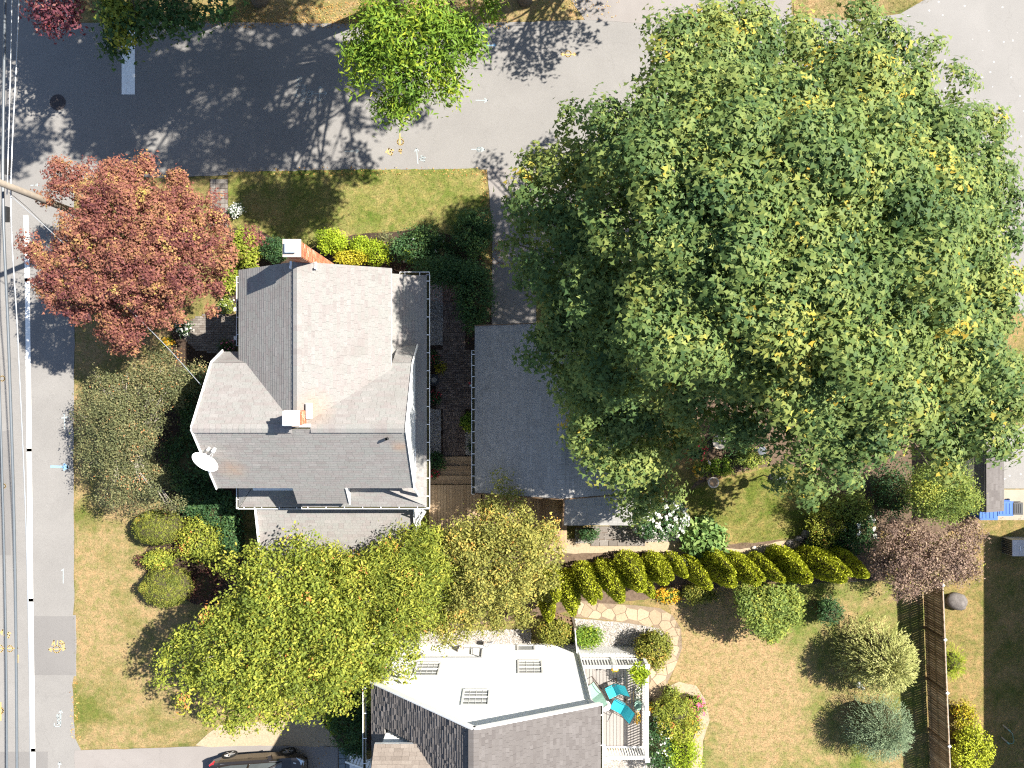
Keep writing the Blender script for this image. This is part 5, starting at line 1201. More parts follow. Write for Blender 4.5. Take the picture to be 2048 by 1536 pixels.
t = thing('bowl', 'pale green oval bowl standing on the deck between two planters', 'bowl', (bc.x, bc.y, DZK)); mb = MB(); mb.lathe((bc.x, bc.y, DZK), [(0.06, 0), (0.09, .12), (0.15, .26), (0.16, .3), (0.13, .28), (0.06, .16)], 18, sy=1.5); mb.build('bowl_body', M_mint, t, smooth=True)

# ------------------------------------------------------------------ dark car parked at the bottom
CA = thing('parked_car', 'glossy dark brown car parked on the driveway at the bottom edge', 'car', (-11.22, -17.46, 0.022), rot=R(3.2))
prof = [(-2.16, .60, .50, .70, .74, .60), (-2.08, .78, .36, .86, .92, .72), (-1.7, .87, .30, .94, 1.0, .76), (-1.1, .89, .26, .95, 1.01, .78), (-.3, .90, .24, .95, 1.0, .80), (.5, .90, .24, .93, .98, .80), (1.0, .89, .26, .90, .95, .79), (1.5, .86, .30, .84, .88, .74), (1.9, .78, .34, .74, .77, .64), (2.10, .60, .40, .62, .64, .48)]
mb = MB(); ring = []
for x, hw, zs, zb, zt, hwt in prof:
    half = [(hw * .93, zs), (hw, zs + .14), (hw, zb - .16), (hw * .965, zb), (hwt, zt), (hwt * .5, zt + .03), (0, zt + .04)]
    ring.append([(x, y, z) for y, z in half] + [(x, -y, z) for y, z in half[-2::-1]])
for a, b in zip(ring, ring[1:]):
    for j in range(len(a) - 1): mb.face([a[j], b[j], b[j + 1], a[j + 1]])
    mb.face([a[-1], b[-1], b[0], a[0]])
mb.face(ring[0]); mb.face(ring[-1][::-1])
mb.build('body', M_carpaint, CA, smooth=True)
gh = [(-1.75, .66, .98), (-1.15, .60, 1.36), (-.55, .58, 1.44), (.15, .58, 1.42), (.62, .60, 1.26), (1.10, .70, .95)]
mb = MB(); rg = [[(x, .74 if 0 < i < 5 else w, .97 if 0 < i < 5 else z), (x, w, z), (x, -w, z), (x, -(.74 if 0 < i < 5 else w), .97 if 0 < i < 5 else z)][:4] for i, (x, w, z) in enumerate(gh)]
for a, b in zip(rg, rg[1:]):
    for j in range(3): mb.face([a[j], b[j], b[j + 1], a[j + 1]])
mb.build('windows', M_glass, CA)
mb = MB()
for (x0, w0, z0), (x1, w1, z1) in zip(gh[1:4], gh[2:4]): mb.poly([(x0, w0 + .01, z0 + .012), (x1, w1 + .01, z1 + .012), (x1, -w1 - .01, z1 + .012), (x0, -w0 - .01, z0 + .012)], [(0, 1, 2, 3), (3, 2, 1, 0)])
for s in (1, -1):
    for a, b in (((-1.72, .67, 1.0), (-1.15, .61, 1.37)), ((-1.15, .61, 1.37), (.15, .59, 1.43)), ((.15, .59, 1.43), (.62, .61, 1.27)), ((.62, .61, 1.27), (1.1, .71, .96)), ((-.3, .60, 1.42), (-.32, .75, .97))):
        mb.bar((a[0], a[1] * s, a[2] + .01), (b[0], b[1] * s, b[2] + .01), 0.07, 0.03)
mb.build('roof_panel', M_carpaint, CA)
for s in (1, -1):
    mb = MB(); mb.bar((-1.6, .78 * s, .985), (.95, .78 * s, .965), 0.012, 0.02); mb.build('window_trim', M_rim, CA)
    mb = MB(); mb.box((.62, .98 * s, 1.0), (.16, .2, .13), rot=.2 * s); mb.build('mirror', M_carpaint, CA)
    mb = MB(); mb.poly([(1.62, .80 * s, .79), (2.02, .58 * s, .70), (1.98, .40 * s, .74), (1.58, .60 * s, .88)], [(0, 1, 2, 3), (3, 2, 1, 0)]); mb.box((1.80, .62 * s, .74), (.34, .22, .10), rot=-.5 * s); mb.build('headlight', M_lamp, CA)
    mb = MB(); mb.box((-2.0, .70 * s, .82), (.20, .20, .18), rot=.5 * s); mb.build('tail_light', M_tail, CA)
    mb = MB()
    for x in (-.35, .45): mb.box((x, .905 * s, .78), (.18, .02, .03))
    mb.build('door_handles', M_carpaint, CA)
    for x in (-1.42, 1.20):
        mb = MB(); n = 22
        pr = [(.20, .83), (.335, .80), (.345, .84), (.335, .90), (.24, .91)]
        for k in range(n):
            a0, a1 = 2 * math.pi * k / n, 2 * math.pi * (k + 1) / n
            for (r0, y0), (r1, y1) in zip(pr, pr[1:]): mb.poly([(x + r0 * math.cos(a0), y0 * s, .34 + r0 * math.sin(a0)), (x + r0 * math.cos(a1), y0 * s, .34 + r0 * math.sin(a1)), (x + r1 * math.cos(a1), y1 * s, .34 + r1 * math.sin(a1)), (x + r1 * math.cos(a0), y1 * s, .34 + r1 * math.sin(a0))], [(0, 1, 2, 3)])
        wo = mb.build('wheel', M_tyre, CA)
        mb = MB()
        for k in range(5): a = k * 1.2566; mb.bar((x, .905 * s, .34), (x + .235 * math.cos(a), .895 * s, .34 + .235 * math.sin(a)), 0.07, 0.03)
        for k in range(n):
            a0, a1 = 2 * math.pi * k / n, 2 * math.pi * (k + 1) / n
            mb.poly([(x + q * math.cos(a), .905 * s, .34 + q * math.sin(a)) for q, a in ((.22, a0), (.22, a1), (.25, a1), (.25, a0))], [(0, 1, 2, 3), (3, 2, 1, 0)])
        mb.build('rim', M_rim, wo)

# ------------------------------------------------------------------ utility pole and cables
pb = P(233, 457)
t = thing('utility_pole', 'weathered wooden utility pole rising out of the red tree', 'utility pole', (pb.x, pb.y, 0))
mb = MB(); mb.tube([(pb.x, pb.y, -.2), (pb.x, pb.y, 5), (pb.x, pb.y, 10.5)], [0.155, 0.13, 0.105], 14); mb.build('pole', M_pole, t, smooth=True)
mb = MB(); mb.box((pb.x, pb.y, 9.8), (2.4, 0.1, 0.12)); mb.build('cross_arm', M_pole, t)
for dx in (-1.1, -.4, .4, 1.1):
    mb = MB(); mb.lathe((pb.x + dx, pb.y, 9.86), [(0.03, 0), (0.05, .05), (0.03, .1), (0.05, .14)], 10); mb.build('insulator', M_terra, t)
def cable(label, pts, r, mat, name='overhead_cable'):
    q = [P(*p) for p in pts]; dense = []
    for i in range(len(q) - 1):
        p0, p1, p2, p3 = q[max(0, i - 1)], q[i], q[i + 1], q[min(len(q) - 1, i + 2)]
        for k in range(8):
            u = k / 8; dense.append(0.5 * ((2 * p1) + (p2 - p0) * u + (2 * p0 - 5 * p1 + 4 * p2 - p3) * u * u + (3 * p1 - p0 - 3 * p2 + p3) * u ** 3))
    dense.append(q[-1]); mb = MB(); mb.tube(dense, r, 8); o = mb.build(name, mat, smooth=True); tag(o, label, 'cable', 'overhead cables along the road'); return o
cable('thick cable bundle running down the road left of the white line', [(14, -500, 5.6), (10, 0, 6.2), (6, 385, 6.6), (17, 680, 6.2), (29, 1080, 5.8), (34, 1536, 5.7), (36, 2200, 6.2)], 0.048, M_wire)
cable('thin cable hanging nearest the white road line', [(44, -500, 5.6), (38, 0, 6.2), (22, 385, 6.6), (36, 680, 6.3), (53, 1080, 5.9), (61, 1536, 5.8), (64, 2200, 6.3)], 0.023, M_wire_l)
cable('outermost cable along the left picture edge', [(-20, -500, 7.0), (-18, 0, 7.2), (-14, 380, 7.4), (0, 800, 7.0), (11, 1230, 6.8), (14, 1536, 6.8), (16, 2200, 7.2)], 0.034, M_wire)
cable('slim pale service wire beside the thick bundle north of the pole', [(30, -500, 5.9), (24, 0, 6.4), (14, 390, 6.8)], 0.018, M_wire_l)
cable('service drop wire sagging across the red tree to the house', [(22, 392, 6.7), (120, 480, 6.3), (230, 590, 6.0), (330, 690, 5.9), (402, 770, 6.2)], 0.014, M_wire_l, 'service_drop')
cable('thin grey guy wire slanting into the red tree below the pole', [(18, 385, 6.5), (60, 420, 5.2), (130, 490, 3.0)], 0.010, M_wire, 'guy_wire')
for (x, y, l) in ((10, 333, 'black splice box on the cable bundle north of the pole'), (8, 428, 'black splice box on the cable bundle south of the pole')):
    c = P(x, y, 6.45); mb = MB(); mb.box((c.x + .04, c.y, c.z - .05), (0.16, 0.55, 0.18)); tag(mb.build('splice_box', M_black), l, 'splice box', 'splice boxes on the cable')

# ------------------------------------------------------------------ board fence on the right
FE = thing('board_fence', 'weathered brown board fence with gaps running down the right side', 'fence', (18.8, -13, 0))
fx = lambda y: 18.66 + (-9.0 - y) * 0.040
bmesh0 = None; y = -8.6; i = 0
while y > -18.0:
    mb = MB(); x = fx(y); o_ = random.uniform(-.006, .006)
    mb.box((x + o_, y, 0.80 + random.uniform(-.01, .01)), (0.022, 0.096, 1.50), rot=.04 + random.uniform(-.06, .06), t=random.random()); mb.build('board', M_fence, FE); y -= 0.108; i += 1
for z in (0.35, 0.88, 1.46):
    mb = MB(); mb.bar((fx(-8.6) + .05, -8.6, z), (fx(-18) + .05, -18, z), 0.045, 0.085); mb.build('rail', M_bark_grey, FE)
for y in (-8.7, -11.05, -13.35, -15.65, -17.9):
    mb = MB(); mb.box((fx(y) - .03, y, 0.82), (0.11, 0.11, 1.64)); po = mb.build('post', M_fence, FE); mb = MB(); mb.lathe((fx(y) - .03, y, 1.64), [(0.085, 0), (0.085, .02), (0.02, .06)], 4); mb.build('post_cap', M_white, po)
# low black garden edging fence behind the hedge
ef = thing('edging_fence', 'low black wire edging fence along the lawn below the hedge', 'fence', tuple(P(1640, 1162)))
mb = MB(); a = P(1520, 1168); b = P(1745, 1156); mb.bar((a.x, a.y, .35), (b.x, b.y, .35), .012, .012); mb.bar((a.x, a.y, .12), (b.x, b.y, .12), .012, .012); mb.build('rail', M_black, ef)
mb = MB()
for i in range(60): p = a.lerp(b, i / 59); mb.box((p.x, p.y, .2), (.012, .012, .4))
mb.build('pickets', M_black, ef, kind='stuff')

# ------------------------------------------------------------------ garden objects
bp = P(1918, 1205, .3); t = thing('boulder', 'rounded grey boulder on the lawn east of the fence', 'boulder', (bp.x, bp.y, 0))
mb = MB(); mb.rock((bp.x, bp.y, .14), (.50, .40, .30), 8, nu=14, nv=9); mb.build('stone', M_rock, t, smooth=True)
for i, (x, y, r_, l) in enumerate(((1597, 1078, .22, 'flat brown rock edging the garden lawn, second from the pale stone'), (1612, 1068, .26, 'brown edging rock under the yellow-green shrub'), (1578, 1086, .18, 'low brown edging rock nearest the hedge'), (1630, 1060, .18, 'small brown edging rock at the shrub foot'), (1508, 1096, .14, 'pale round stone at the hedge end of the garden lawn'))):
    c = P(x, y); mb = MB(); mb.rock((c.x, c.y, r_ * .3), (r_, r_ * .75, r_ * .55), i + 11, nu=12, nv=8); tag(mb.build('edging_rock', M_terra if i == 4 else M_rock, smooth=True), l, 'rock', 'rocks edging the garden lawn')
fb = P(1527, 950); t = thing('bird_feeder', 'grey bird feeder on a pole with a round baffle over the garden lawn', 'bird feeder', (fb.x, fb.y, 0))
mb = MB(); mb.tube([(fb.x, fb.y, -.1), (fb.x, fb.y, 2.15)], 0.028, 8); mb.build('pole', M_pole, t)
mb = MB(); mb.lathe((fb.x, fb.y, 1.18), [(0.23, 0), (0.16, .10), (0.03, .16)], 20); mb.build('baffle', M_black, t)
mb = MB(); mb.box((fb.x, fb.y, 2.05), (.26, .2, .26)); mb.poly([(fb.x - .2, fb.y - .17, 2.18), (fb.x + .2, fb.y - .17, 2.18), (fb.x + .2, fb.y + .17, 2.18), (fb.x - .2, fb.y + .17, 2.18), (fb.x - .2, fb.y, 2.34), (fb.x + .2, fb.y, 2.34)], [(0, 1, 5, 4), (3, 4, 5, 2), (0, 4, 3), (1, 2, 5), (3, 2, 1, 0)]); mb.build('feeder_house', M_metal, t)
mb = MB(); mb.tube([(fb.x, fb.y, 2.0), (fb.x + .35, fb.y, 2.15), (fb.x + .42, fb.y, 2.05)], 0.012, 6); mb.lathe((fb.x + .42, fb.y, 1.85), [(0.05, 0), (0.07, .05), (0.05, .18)], 10); mb.build('nectar_bottle', M_red, t)
bh = P(1525, 902, 1.5); t = thing('bird_house', 'white six-sided birdhouse on a post above the shaded flower bed', 'birdhouse', (bh.x, bh.y, 0))
mb = MB(); mb.tube([(bh.x, bh.y, 0), (bh.x, bh.y, 1.2)], 0.04, 8); mb.build('post', M_white, t)
mb = MB(); mb.lathe((bh.x, bh.y, 1.2), [(0.12, 0), (0.13, .26)], 6); mb.build('box', M_white, t); mb = MB(); mb.lathe((bh.x, bh.y, 1.46), [(0.21, 0), (0.21, .02), (0.02, .14)], 6); mb.build('lid', M_metal, t)
bb = P(1427, 965, .5); t = thing('bird_bath', 'round stone birdbath with pale rim at the lawn corner', 'birdbath', (bb.x, bb.y, 0))
mb = MB(); mb.lathe((bb.x, bb.y, 0), [(0.16, 0), (0.10, .1), (0.09, .36), (0.24, .46), (0.25, .52), (0.20, .52), (0.17, .47), (0.0, .47)], 24); mb.build('basin', M_terra, t, smooth=False); mb = MB(); mb.lathe((bb.x, bb.y, .495), [(0.185, 0), (0.185, .004)], 24); mb.build('water', M_potsoil, t)
gt_ = P(1440, 884, .6); t = thing('garden_table', 'round brown garden table in the deep shade of the maple', 'table', (gt_.x, gt_.y, 0)); mb = MB(); mb.lathe((gt_.x, gt_.y, .56), [(0.32, 0), (0.32, .03)], 24); mb.build('top', M_terra, t); mb = MB(); mb.lathe((gt_.x, gt_.y, 0), [(0.2, 0), (0.04, .06), (0.04, .56)], 12); mb.build('pedestal', M_black, t)
pt = P(868, 760, .4); t = thing('planter_tub', 'large round black tub on the walk beside the house', 'tub', (pt.x, pt.y, .05)); mb = MB(); mb.lathe((pt.x, pt.y, .05), [(0.17, 0), (0.23, .34), (0.255, .36), (0.255, .39), (0.22, .39), (0.20, .33), (0.0, .33)], 26); mb.build('tub', M_black, t); mb = MB(); mb.lathe((pt.x, pt.y, .36), [(0.10, 0), (0.12, .05), (0.08, .06), (0, .04)], 18); mb.build('fountain_bowl', M_bark_grey, t)
gn = P(941, 771, .25); t = thing('garden_ornament', 'small pale blue and red ornament by the garage wall', 'ornament', (gn.x, gn.y, .05)); mb = MB(); mb.lathe((gn.x, gn.y, .05), [(0.06, 0), (0.07, .14), (0.03, .2), (0.05, .25), (0.02, .32)], 10); mb.build('figure', M_cap, t); mb = MB(); mb.lathe((gn.x - .05, gn.y + .1, .05), [(0.04, 0), (0.05, .12)], 8); mb.build('pot', M_red, t)
hr = P(1422, 927, .7); t = thing('garden_statue', 'slim pale heron-like garden statue in the flower bed', 'statue', (hr.x, hr.y, 0)); mb = MB(); mb.tube([(hr.x, hr.y, 0), (hr.x, hr.y, .4)], .012, 6); mb.tube([(hr.x - .12, hr.y + .16, .62), (hr.x - .03, hr.y + .04, .55), (hr.x, hr.y, .45), (hr.x + .05, hr.y - .14, .42)], [.012, .035, .075, .015], 8); mb.build('body', M_terra, t, smooth=True)
tw = P(1345, 1112); t = thing('wire_trellis', 'grey wire trellis frame in the hedge gap', 'trellis', (tw.x, tw.y, 0)); mb = MB()
for i in range(5): mb.tube([(tw.x - .3 + i * .15, tw.y + .12, 0), (tw.x - .3 + i * .15, tw.y + .12, 1.5)], .008, 5, cap=False); mb.tube([(tw.x - .3, tw.y + .12, .3 + i * .28), (tw.x + .3, tw.y + .12, .3 + i * .28)], .008, 5, cap=False)
for i in range(4): mb.tube([(tw.x - .3 + i * .2, tw.y + .12, 1.5), (tw.x - .3 + i * .2, tw.y - .35, 1.5)], .008, 5, cap=False)
mb.build('frame', M_metal, t)
wl = P(1727, 1378, .5); t = thing('garden_figure', 'small white figurine between the willow and the blue-green shrub', 'figurine', (wl.x, wl.y, 0)); mb = MB(); mb.lathe((wl.x, wl.y, 0), [(0.10, 0), (0.13, .2), (0.07, .34), (0.09, .44), (0.03, .54)], 10); mb.box((wl.x - .08, wl.y + .15, .3), (.14, .2, .08), rot=.5); mb.build('figure', M_white, t, smooth=False)
# bins, shed, box, skipping rope at the east side
def bin_(label, px, py, mat, w=.52, d=.56, h=.95, lid=None):
    c = P(px, py, h); t = thing('wheelie_bin', label, 'bin', (c.x, c.y, 0), 'bins by the little shed')
    mb = MB(); a, b = w * .42, d * .42; A, B = w / 2, d / 2
    mb.poly([(c.x - a, c.y - b, .08), (c.x + a, c.y - b, .08), (c.x + a, c.y + b, .08), (c.x - a, c.y + b, .08), (c.x - A, c.y - B, h), (c.x + A, c.y - B, h), (c.x + A, c.y + B, h), (c.x - A, c.y + B, h)], [(3, 2, 1, 0), (4, 5, 6, 7), (0, 1, 5, 4), (1, 2, 6, 5), (2, 3, 7, 6), (3, 0, 4, 7)]); mb.build('body', mat, t)
    mb = MB(); mb.box((c.x, c.y, h + .03), (w * 1.08, d * 1.08, .05)); 
    for k in range(4): mb.box((c.x - w * .33 + k * w * .22, c.y, h + .06), (w * .12, d * .8, .02))
    mb.tube([(c.x - w * .35, c.y + d * .6, h), (c.x + w * .35, c.y + d * .6, h)], .02, 6); mb.build('lid', lid or mat, t)
    for s in (-1, 1):
        mb = MB(); mb.tube([(c.x + s * a, c.y + b, .1), (c.x + s * (a + .05), c.y + b, .1)], .1, 12); mb.build('wheel', M_black, t)
bin_('blue recycling bin peeking from under the shed roof', 1976, 1026, M_blue, .74)
bin_('blue recycling bin in the open between shed and black bin', 2009, 1017, M_blue, .66, .6)
bin_('black bin right of the two blue bins', 2034, 1017, M_black, .42, .5)
SD = thing('shed', 'narrow grey-roofed shed on the right above the blue bins', 'shed', (20.5, -4.3, 0))
sx0, sxr, sx1 = 19.75, 20.0, 20.98
roof(SD, [[(sxr, -2.2, 2.35), (sxr, -5.42, 2.35), (sx1, -5.42, 2.0), (sx1, -2.2, 2.0)], [(sxr, -2.2, 2.35), (sx0, -2.2, 2.0), (sx0, -5.42, 2.0), (sxr, -5.42, 2.35)]], M_sh_white)
mb = MB(); mb.prism([(19.85, -4.95), (20.85, -4.95), (20.85, -2.3), (19.85, -2.3)], 0, 2.0); mb.build('wall', M_wall, SD)
ac = P(2040, 1096, .7); t = thing('air_conditioner', 'grey slatted outdoor unit at the right edge of the shaded lawn', 'outdoor unit', (ac.x, ac.y, 0)); mb = MB(); mb.box((ac.x + .1, ac.y, .36), (.9, .72, .72)); mb.build('cabinet', M_metal, t)
mb = MB()
for i in range(8): mb.box((ac.x - .36, ac.y - .3 + i * .086, .38), (.03, .05, .62))
mb.build('grille', M_black, t, kind='stuff'); mb = MB(); mb.box((ac.x - .02, ac.y - .02, .735), (.04, .2, .02)); mb.build('badge', M_white, t)
jr = P(2015, 1465); t = thing('skipping_rope', 'skipping rope with two beige and turquoise handles lying in the shaded grass', 'skipping rope', (jr.x, jr.y, .03))
for (a, b) in (((2003, 1448), (2018, 1461)), ((2000, 1472), (2016, 1486))):
    p, q = P(*a), P(*b); m_ = p.lerp(q, .7); mb = MB(); mb.tube([(p.x, p.y, .08), (m_.x, m_.y, .08)], .035, 8); h_ = mb.build('handle', M_paver_tan, t); mb = MB(); mb.tube([(m_.x, m_.y, .08), (q.x, q.y, .08)], .036, 8); mb.build('grip', M_mint, h_)
mb = MB(); mb.tube([(P(x, y).x, P(x, y).y, .07) for x, y in ((2018, 1461), (2023, 1466), (2024, 1473), (2026, 1479), (2024, 1485), (2016, 1486))], .014, 6); mb.build('cord', M_mint, t)
# neighbour's house just outside the frame to the east; it throws the broad shade on the east lawn
NB = thing('house', 'neighbour house beyond the right edge, throwing the broad shade on the lawn', 'house', (31, -15, 0))
mb = MB(); mb.prism([(25.95, -30), (36, -30), (36, -5.42), (25.95, -5.42)], 0, 5.4); mb.build('wall', M_siding, NB)
roof(NB, [[(31.1, -5.17, 7.6), (25.65, -5.17, 5.45), (25.65, -30.2, 5.45), (31.1, -30.2, 7.6)], [(31.1, -5.17, 7.6), (31.1, -30.2, 7.6), (36.3, -30.2, 5.45), (36.3, -5.17, 5.45)]], M_sh_gar, exp=.25, width=.6)
for y in (-8, -12, -17, -22): window(NB, (25.91, y, 2.2), 1.0, 1.4, (-1, 0, 0))

# ------------------------------------------------------------------ trees
# the big maple
MAPLE = [(1190, 175), (1205, 110), (1240, 70), (1290, 85), (1330, 40), (1400, 25), (1470, 10), (1540, 30), (1590, 45), (1640, 20), (1690, 35), (1730, 10), (1800, 45), (1840, 70), (1900, 60), (1930, 110), (1915, 180), (1945, 230), (1985, 250), (2060, 260), (2085, 500), (2080, 800), (2048, 880), (1990, 920), (1930, 950), (1860, 920), (1830, 960), (1760, 1000), (1700, 985), (1640, 1000), (1580, 960), (1500, 925), (1440, 905), (1405, 925), (1360, 965), (1310, 1000), (1260, 1010), (1215, 970), (1165, 935), (1098, 880), (1070, 815), (1060, 730), (1075, 650), (1050, 560), (1015, 470), (1045, 380), (1085, 300), (1130, 260)]
lb = outline_lobes(MAPLE, 7.4, 15.0, 1.55, 84, dmax=310, sub=8, pw=1.8)
lb = [(x, y, z - (1.7 if (x < 6.5 and y < 0.6) else 0), *r) for x, y, z, *r in lb]
for x, y, z in ((1290, 985, 5.0), (1310, 960, 5.2), (1295, 1004, 5.0), (1268, 1018, 4.6), (1245, 985, 5.2), (1262, 960, 5.6), (1340, 985, 5.6), (1190, 900, 4.8), (1560, 960, 3.8), (1620, 985, 4.2), (1700, 960, 5), (1420, 40, 7.5), (1730, 20, 7), (1860, 95, 7), (1920, 160, 6.8), (1145, 240, 8.5), (1045, 420, 8.5), (1035, 490, 8.0), (1060, 560, 8), (1075, 330, 9), (1985, 265, 7.5), (1320, 50, 8), (1500, 25, 8.5), (1600, 45, 8), (1985, 240, 8), (1950, 225, 8)):
    w = P(x, y, z); lb.append((w.x, w.y, w.z - .2, .6, .6, .45, 1.1))
bs = P(1440, 640)
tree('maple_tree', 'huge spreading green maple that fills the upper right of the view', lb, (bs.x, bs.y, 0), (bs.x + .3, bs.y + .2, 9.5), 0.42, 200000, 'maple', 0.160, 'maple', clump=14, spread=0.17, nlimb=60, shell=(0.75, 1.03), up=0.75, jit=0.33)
# red-leaved tree by the road
RED = [(90, 350), (130, 330), (160, 350), (165, 318), (195, 322), (225, 318), (260, 322), (300, 330), (330, 350), (370, 365), (410, 365), (440, 395), (440, 440), (470, 470), (475, 520), (455, 560), (430, 590), (400, 625), (370, 640), (345, 660), (300, 670), (260, 690), (235, 685), (215, 655), (180, 660), (150, 645), (105, 655), (80, 625), (60, 570), (45, 530), (70, 500), (28, 475), (60, 455), (110, 440), (130, 410), (95, 400)]
lb = outline_lobes(RED, 3.4, 7.0, 0.75, 36, dmax=120, sub=7, sprig=30)
for x, y, z in ((180, 335, 4.5), (225, 332, 4.6), (120, 360, 4.4), (50, 480, 4.4), (430, 400, 4.0), (500, 470, 3.4), (240, 680, 4)): w = P(x, y, z); lb.append((w.x, w.y, w.z - .2, .45, .45, .35, 1.1))
bs = P(360, 548)
tree('red_tree', 'copper-red leaved tree beside the main road', lb, (bs.x, bs.y, 0), (bs.x - .1, bs.y, 4.4), 0.20, 70000, 'maple', 0.095, 'red', clump=12, spread=0.10, nlimb=36, up=0.75, jit=0.5)
# trees standing on the north verge, mostly above the frame
def north_tree(name, label, gx, gy, h, rad, n, mat, leaf, size, extra=(), nl=26, lowz=4.0, r0=.25, clump=12, spread=.28, weight=None, bark=None):
    b = P(gx, gy); lb = []
    for i in range(nl):
        a = random.uniform(0, 6.28); q = math.sqrt(random.random()) * .92; z = lowz + (h - lowz) * (random.uniform(.35, 1.0) * math.sqrt(1 - q * q * .85))
        s = random.uniform(.7, 1.15); lb.append((b.x + rad * q * math.cos(a), b.y + rad * q * math.sin(a), z, s, s, s * .7, 1))
    for x, y, z, s in extra: w = P(x, y, z); lb.append((w.x, w.y, w.z, s, s, s * .7, 1.4))
    return tree(name, label, lb, (b.x, b.y, 0), (b.x, b.y, h * .75), r0, n, leaf, size, mat, clump=clump, spread=spread, nlimb=nl, up=.5, bark=bark)
north_tree('ash_tree', 'bright green tree whose limb hangs over the side road at top centre', 860, 40, 14.5, 4.0, 40000, 'bright', 'long', 0.22, [(740, 95, 9.0, 0.66), (720, 120, 8.8, 0.48), (790, 75, 9.4, 0.70), (780, 130, 8.9, 0.66), (810, 165, 8.6, 0.62), (770, 220, 8.0, 0.40), (800, 215, 8.1, 0.44), (850, 120, 9.0, 0.62), (880, 60, 9.4, 0.70), (905, 105, 9.0, 0.57), (930, 60, 9.2, 0.44), (885, 160, 8.6, 0.48), (850, 30, 9.7, 0.70), (760, 40, 9.6, 0.62), (945, 95, 8.9, 0.35), (905, 180, 8.4, 0.31), (840, 190, 8.4, 0.40), (720, 155, 8.6, 0.35), (975, 15, 9.0, 0.35)], lowz=9.0, clump=14, spread=.22)
north_tree('oak_tree', 'dark green tree with yellowish tips overhanging the stop line', 430, -58, 10.5, 4.3, 15000, 'dark', 'maple', 0.19, [(235, 30, 5.6, .6), (240, 60, 5.2, .5), (228, 95, 4.8, .4), (250, 20, 5.8, .5), (300, 35, 5.5, .6), (340, 30, 5.4, .6), (330, 60, 5, .45), (270, 60, 5, .45), (375, 30, 5.4, .5), (440, 15, 5.6, .5)], lowz=5.0)
north_tree('yellow_tree', 'yellow-green leafy bough beside the dark tree at the top left', 250, -60, 8.0, 1.6, 5000, 'apple', 'maple', 0.16, [(238, 20, 6.0, .5), (230, 45, 5.7, .42), (245, 70, 5.4, .38), (222, 10, 6.0, .4)], nl=6, lowz=5, r0=.12, clump=10, spread=.16)
north_tree('plum_tree', 'purple-leaved tree at the top left corner above the road', 210, -40, 8.5, 2.6, 9000, 'plum', 'oval', 0.15, [(75, 15, 5, .5), (100, 30, 4.8, .5), (125, 20, 5, .5), (115, 50, 4.6, .4), (150, 15, 5, .5), (150, 50, 4.7, .3), (95, 55, 4.5, .25)], nl=12, lowz=4.5, r0=.14, clump=10, spread=.16)
north_tree('bare_tree', 'sparse tree above the top edge casting twiggy shadows on the road', 1268, -75, 9, 3.2, 2600, 'bright', 'maple', 0.2, nl=20, lowz=4.0, clump=7, spread=.2)
north_tree('elm_tree', 'tall leafy tree above the frame shading the middle of the side road', 800, 5, 16.5, 4.9, 9500, 'dark', 'maple', 0.22, lowz=9.5, nl=24, r0=.3, spread=.2, clump=22)
north_tree('elm_tree', 'tall leafy tree above the frame shading the road corner at the left', 520, 0, 15.5, 4.7, 10500, 'dark', 'maple', 0.22, lowz=9.0, nl=28, r0=.3, spread=.2, clump=22)
north_tree('elm_tree', 'thin crowned tree above the frame dappling the road right of the crosshair mark', 1050, 0, 15.5, 4.6, 8000, 'dark', 'maple', 0.22, lowz=9.0, nl=26, r0=.26, spread=.2, clump=20)
# hawthorn by the west verge
HAW = [(385, 715), (395, 750), (360, 800), (330, 840), (320, 880), (300, 930), (310, 960), (345, 985), (360, 1010), (330, 1020), (290, 1005), (250, 1010), (210, 1000), (185, 950), (160, 920), (180, 880), (160, 850), (165, 800), (185, 770), (215, 735), (250, 745), (290, 720), (330, 710)]
lb = outline_lobes(HAW, 1.3, 4.4, 0.6, 26, dmax=90, sub=6, sprig=60)
bs = P(318, 865); tree('hawthorn_tree', 'olive-brown small leaved tree with grey twigs between road and house', lb, (bs.x, bs.y, 0), (bs.x - .2, bs.y, 2.6), 0.13, 46000, 'oval', 0.080, 'crab', clump=7, spread=0.15, nlimb=90, up=.5, jit=.8, bark=M_bark_grey)
A1 = [(460, 1110), (520, 1100), (560, 1085), (600, 1080), (650, 1100), (660, 1160), (720, 1190), (790, 1240), (820, 1300), (800, 1340), (760, 1375), (715, 1400), (650, 1420), (600, 1435), (540, 1430), (470, 1445), (420, 1420), (370, 1390), (330, 1350), (340, 1310), (370, 1270), (410, 1230), (450, 1180)]
lb = outline_lobes(A1, 2.6, 6.4, 0.72, 34, dmax=120, sub=7, sprig=70)
for x, y, z in ((590, 1080, 4.8), (615, 1085, 4.8), (440, 1130, 4), (345, 1340, 4.2), (700, 1400, 4), (600, 1425, 3.6), (470, 1440, 3.6)): w = P(x, y, z); lb.append((w.x, w.y, w.z - .2, .4, .4, .3, 1))
bs = P(600, 1225); tree('crabapple_tree', 'yellow-green crabapple tree, largest of the row south of the annex', lb, (bs.x, bs.y, 0), (bs.x - .2, bs.y - .2, 4.0), 0.17, 48000, 'oval', 0.135, 'apple', clump=8, spread=0.15, nlimb=40, up=.5, jit=.75, bark=M_bark_grey, group='crabapple trees between the houses')
A2 = [(630, 1110), (700, 1105), (750, 1085), (800, 1070), (860, 1062), (905, 1090), (910, 1160), (890, 1240), (840, 1280), (800, 1310), (740, 1290), (690, 1240), (640, 1180)]
lb = outline_lobes(A2, 2.2, 5.2, 0.66, 31, dmax=80, sub=7, sprig=45)
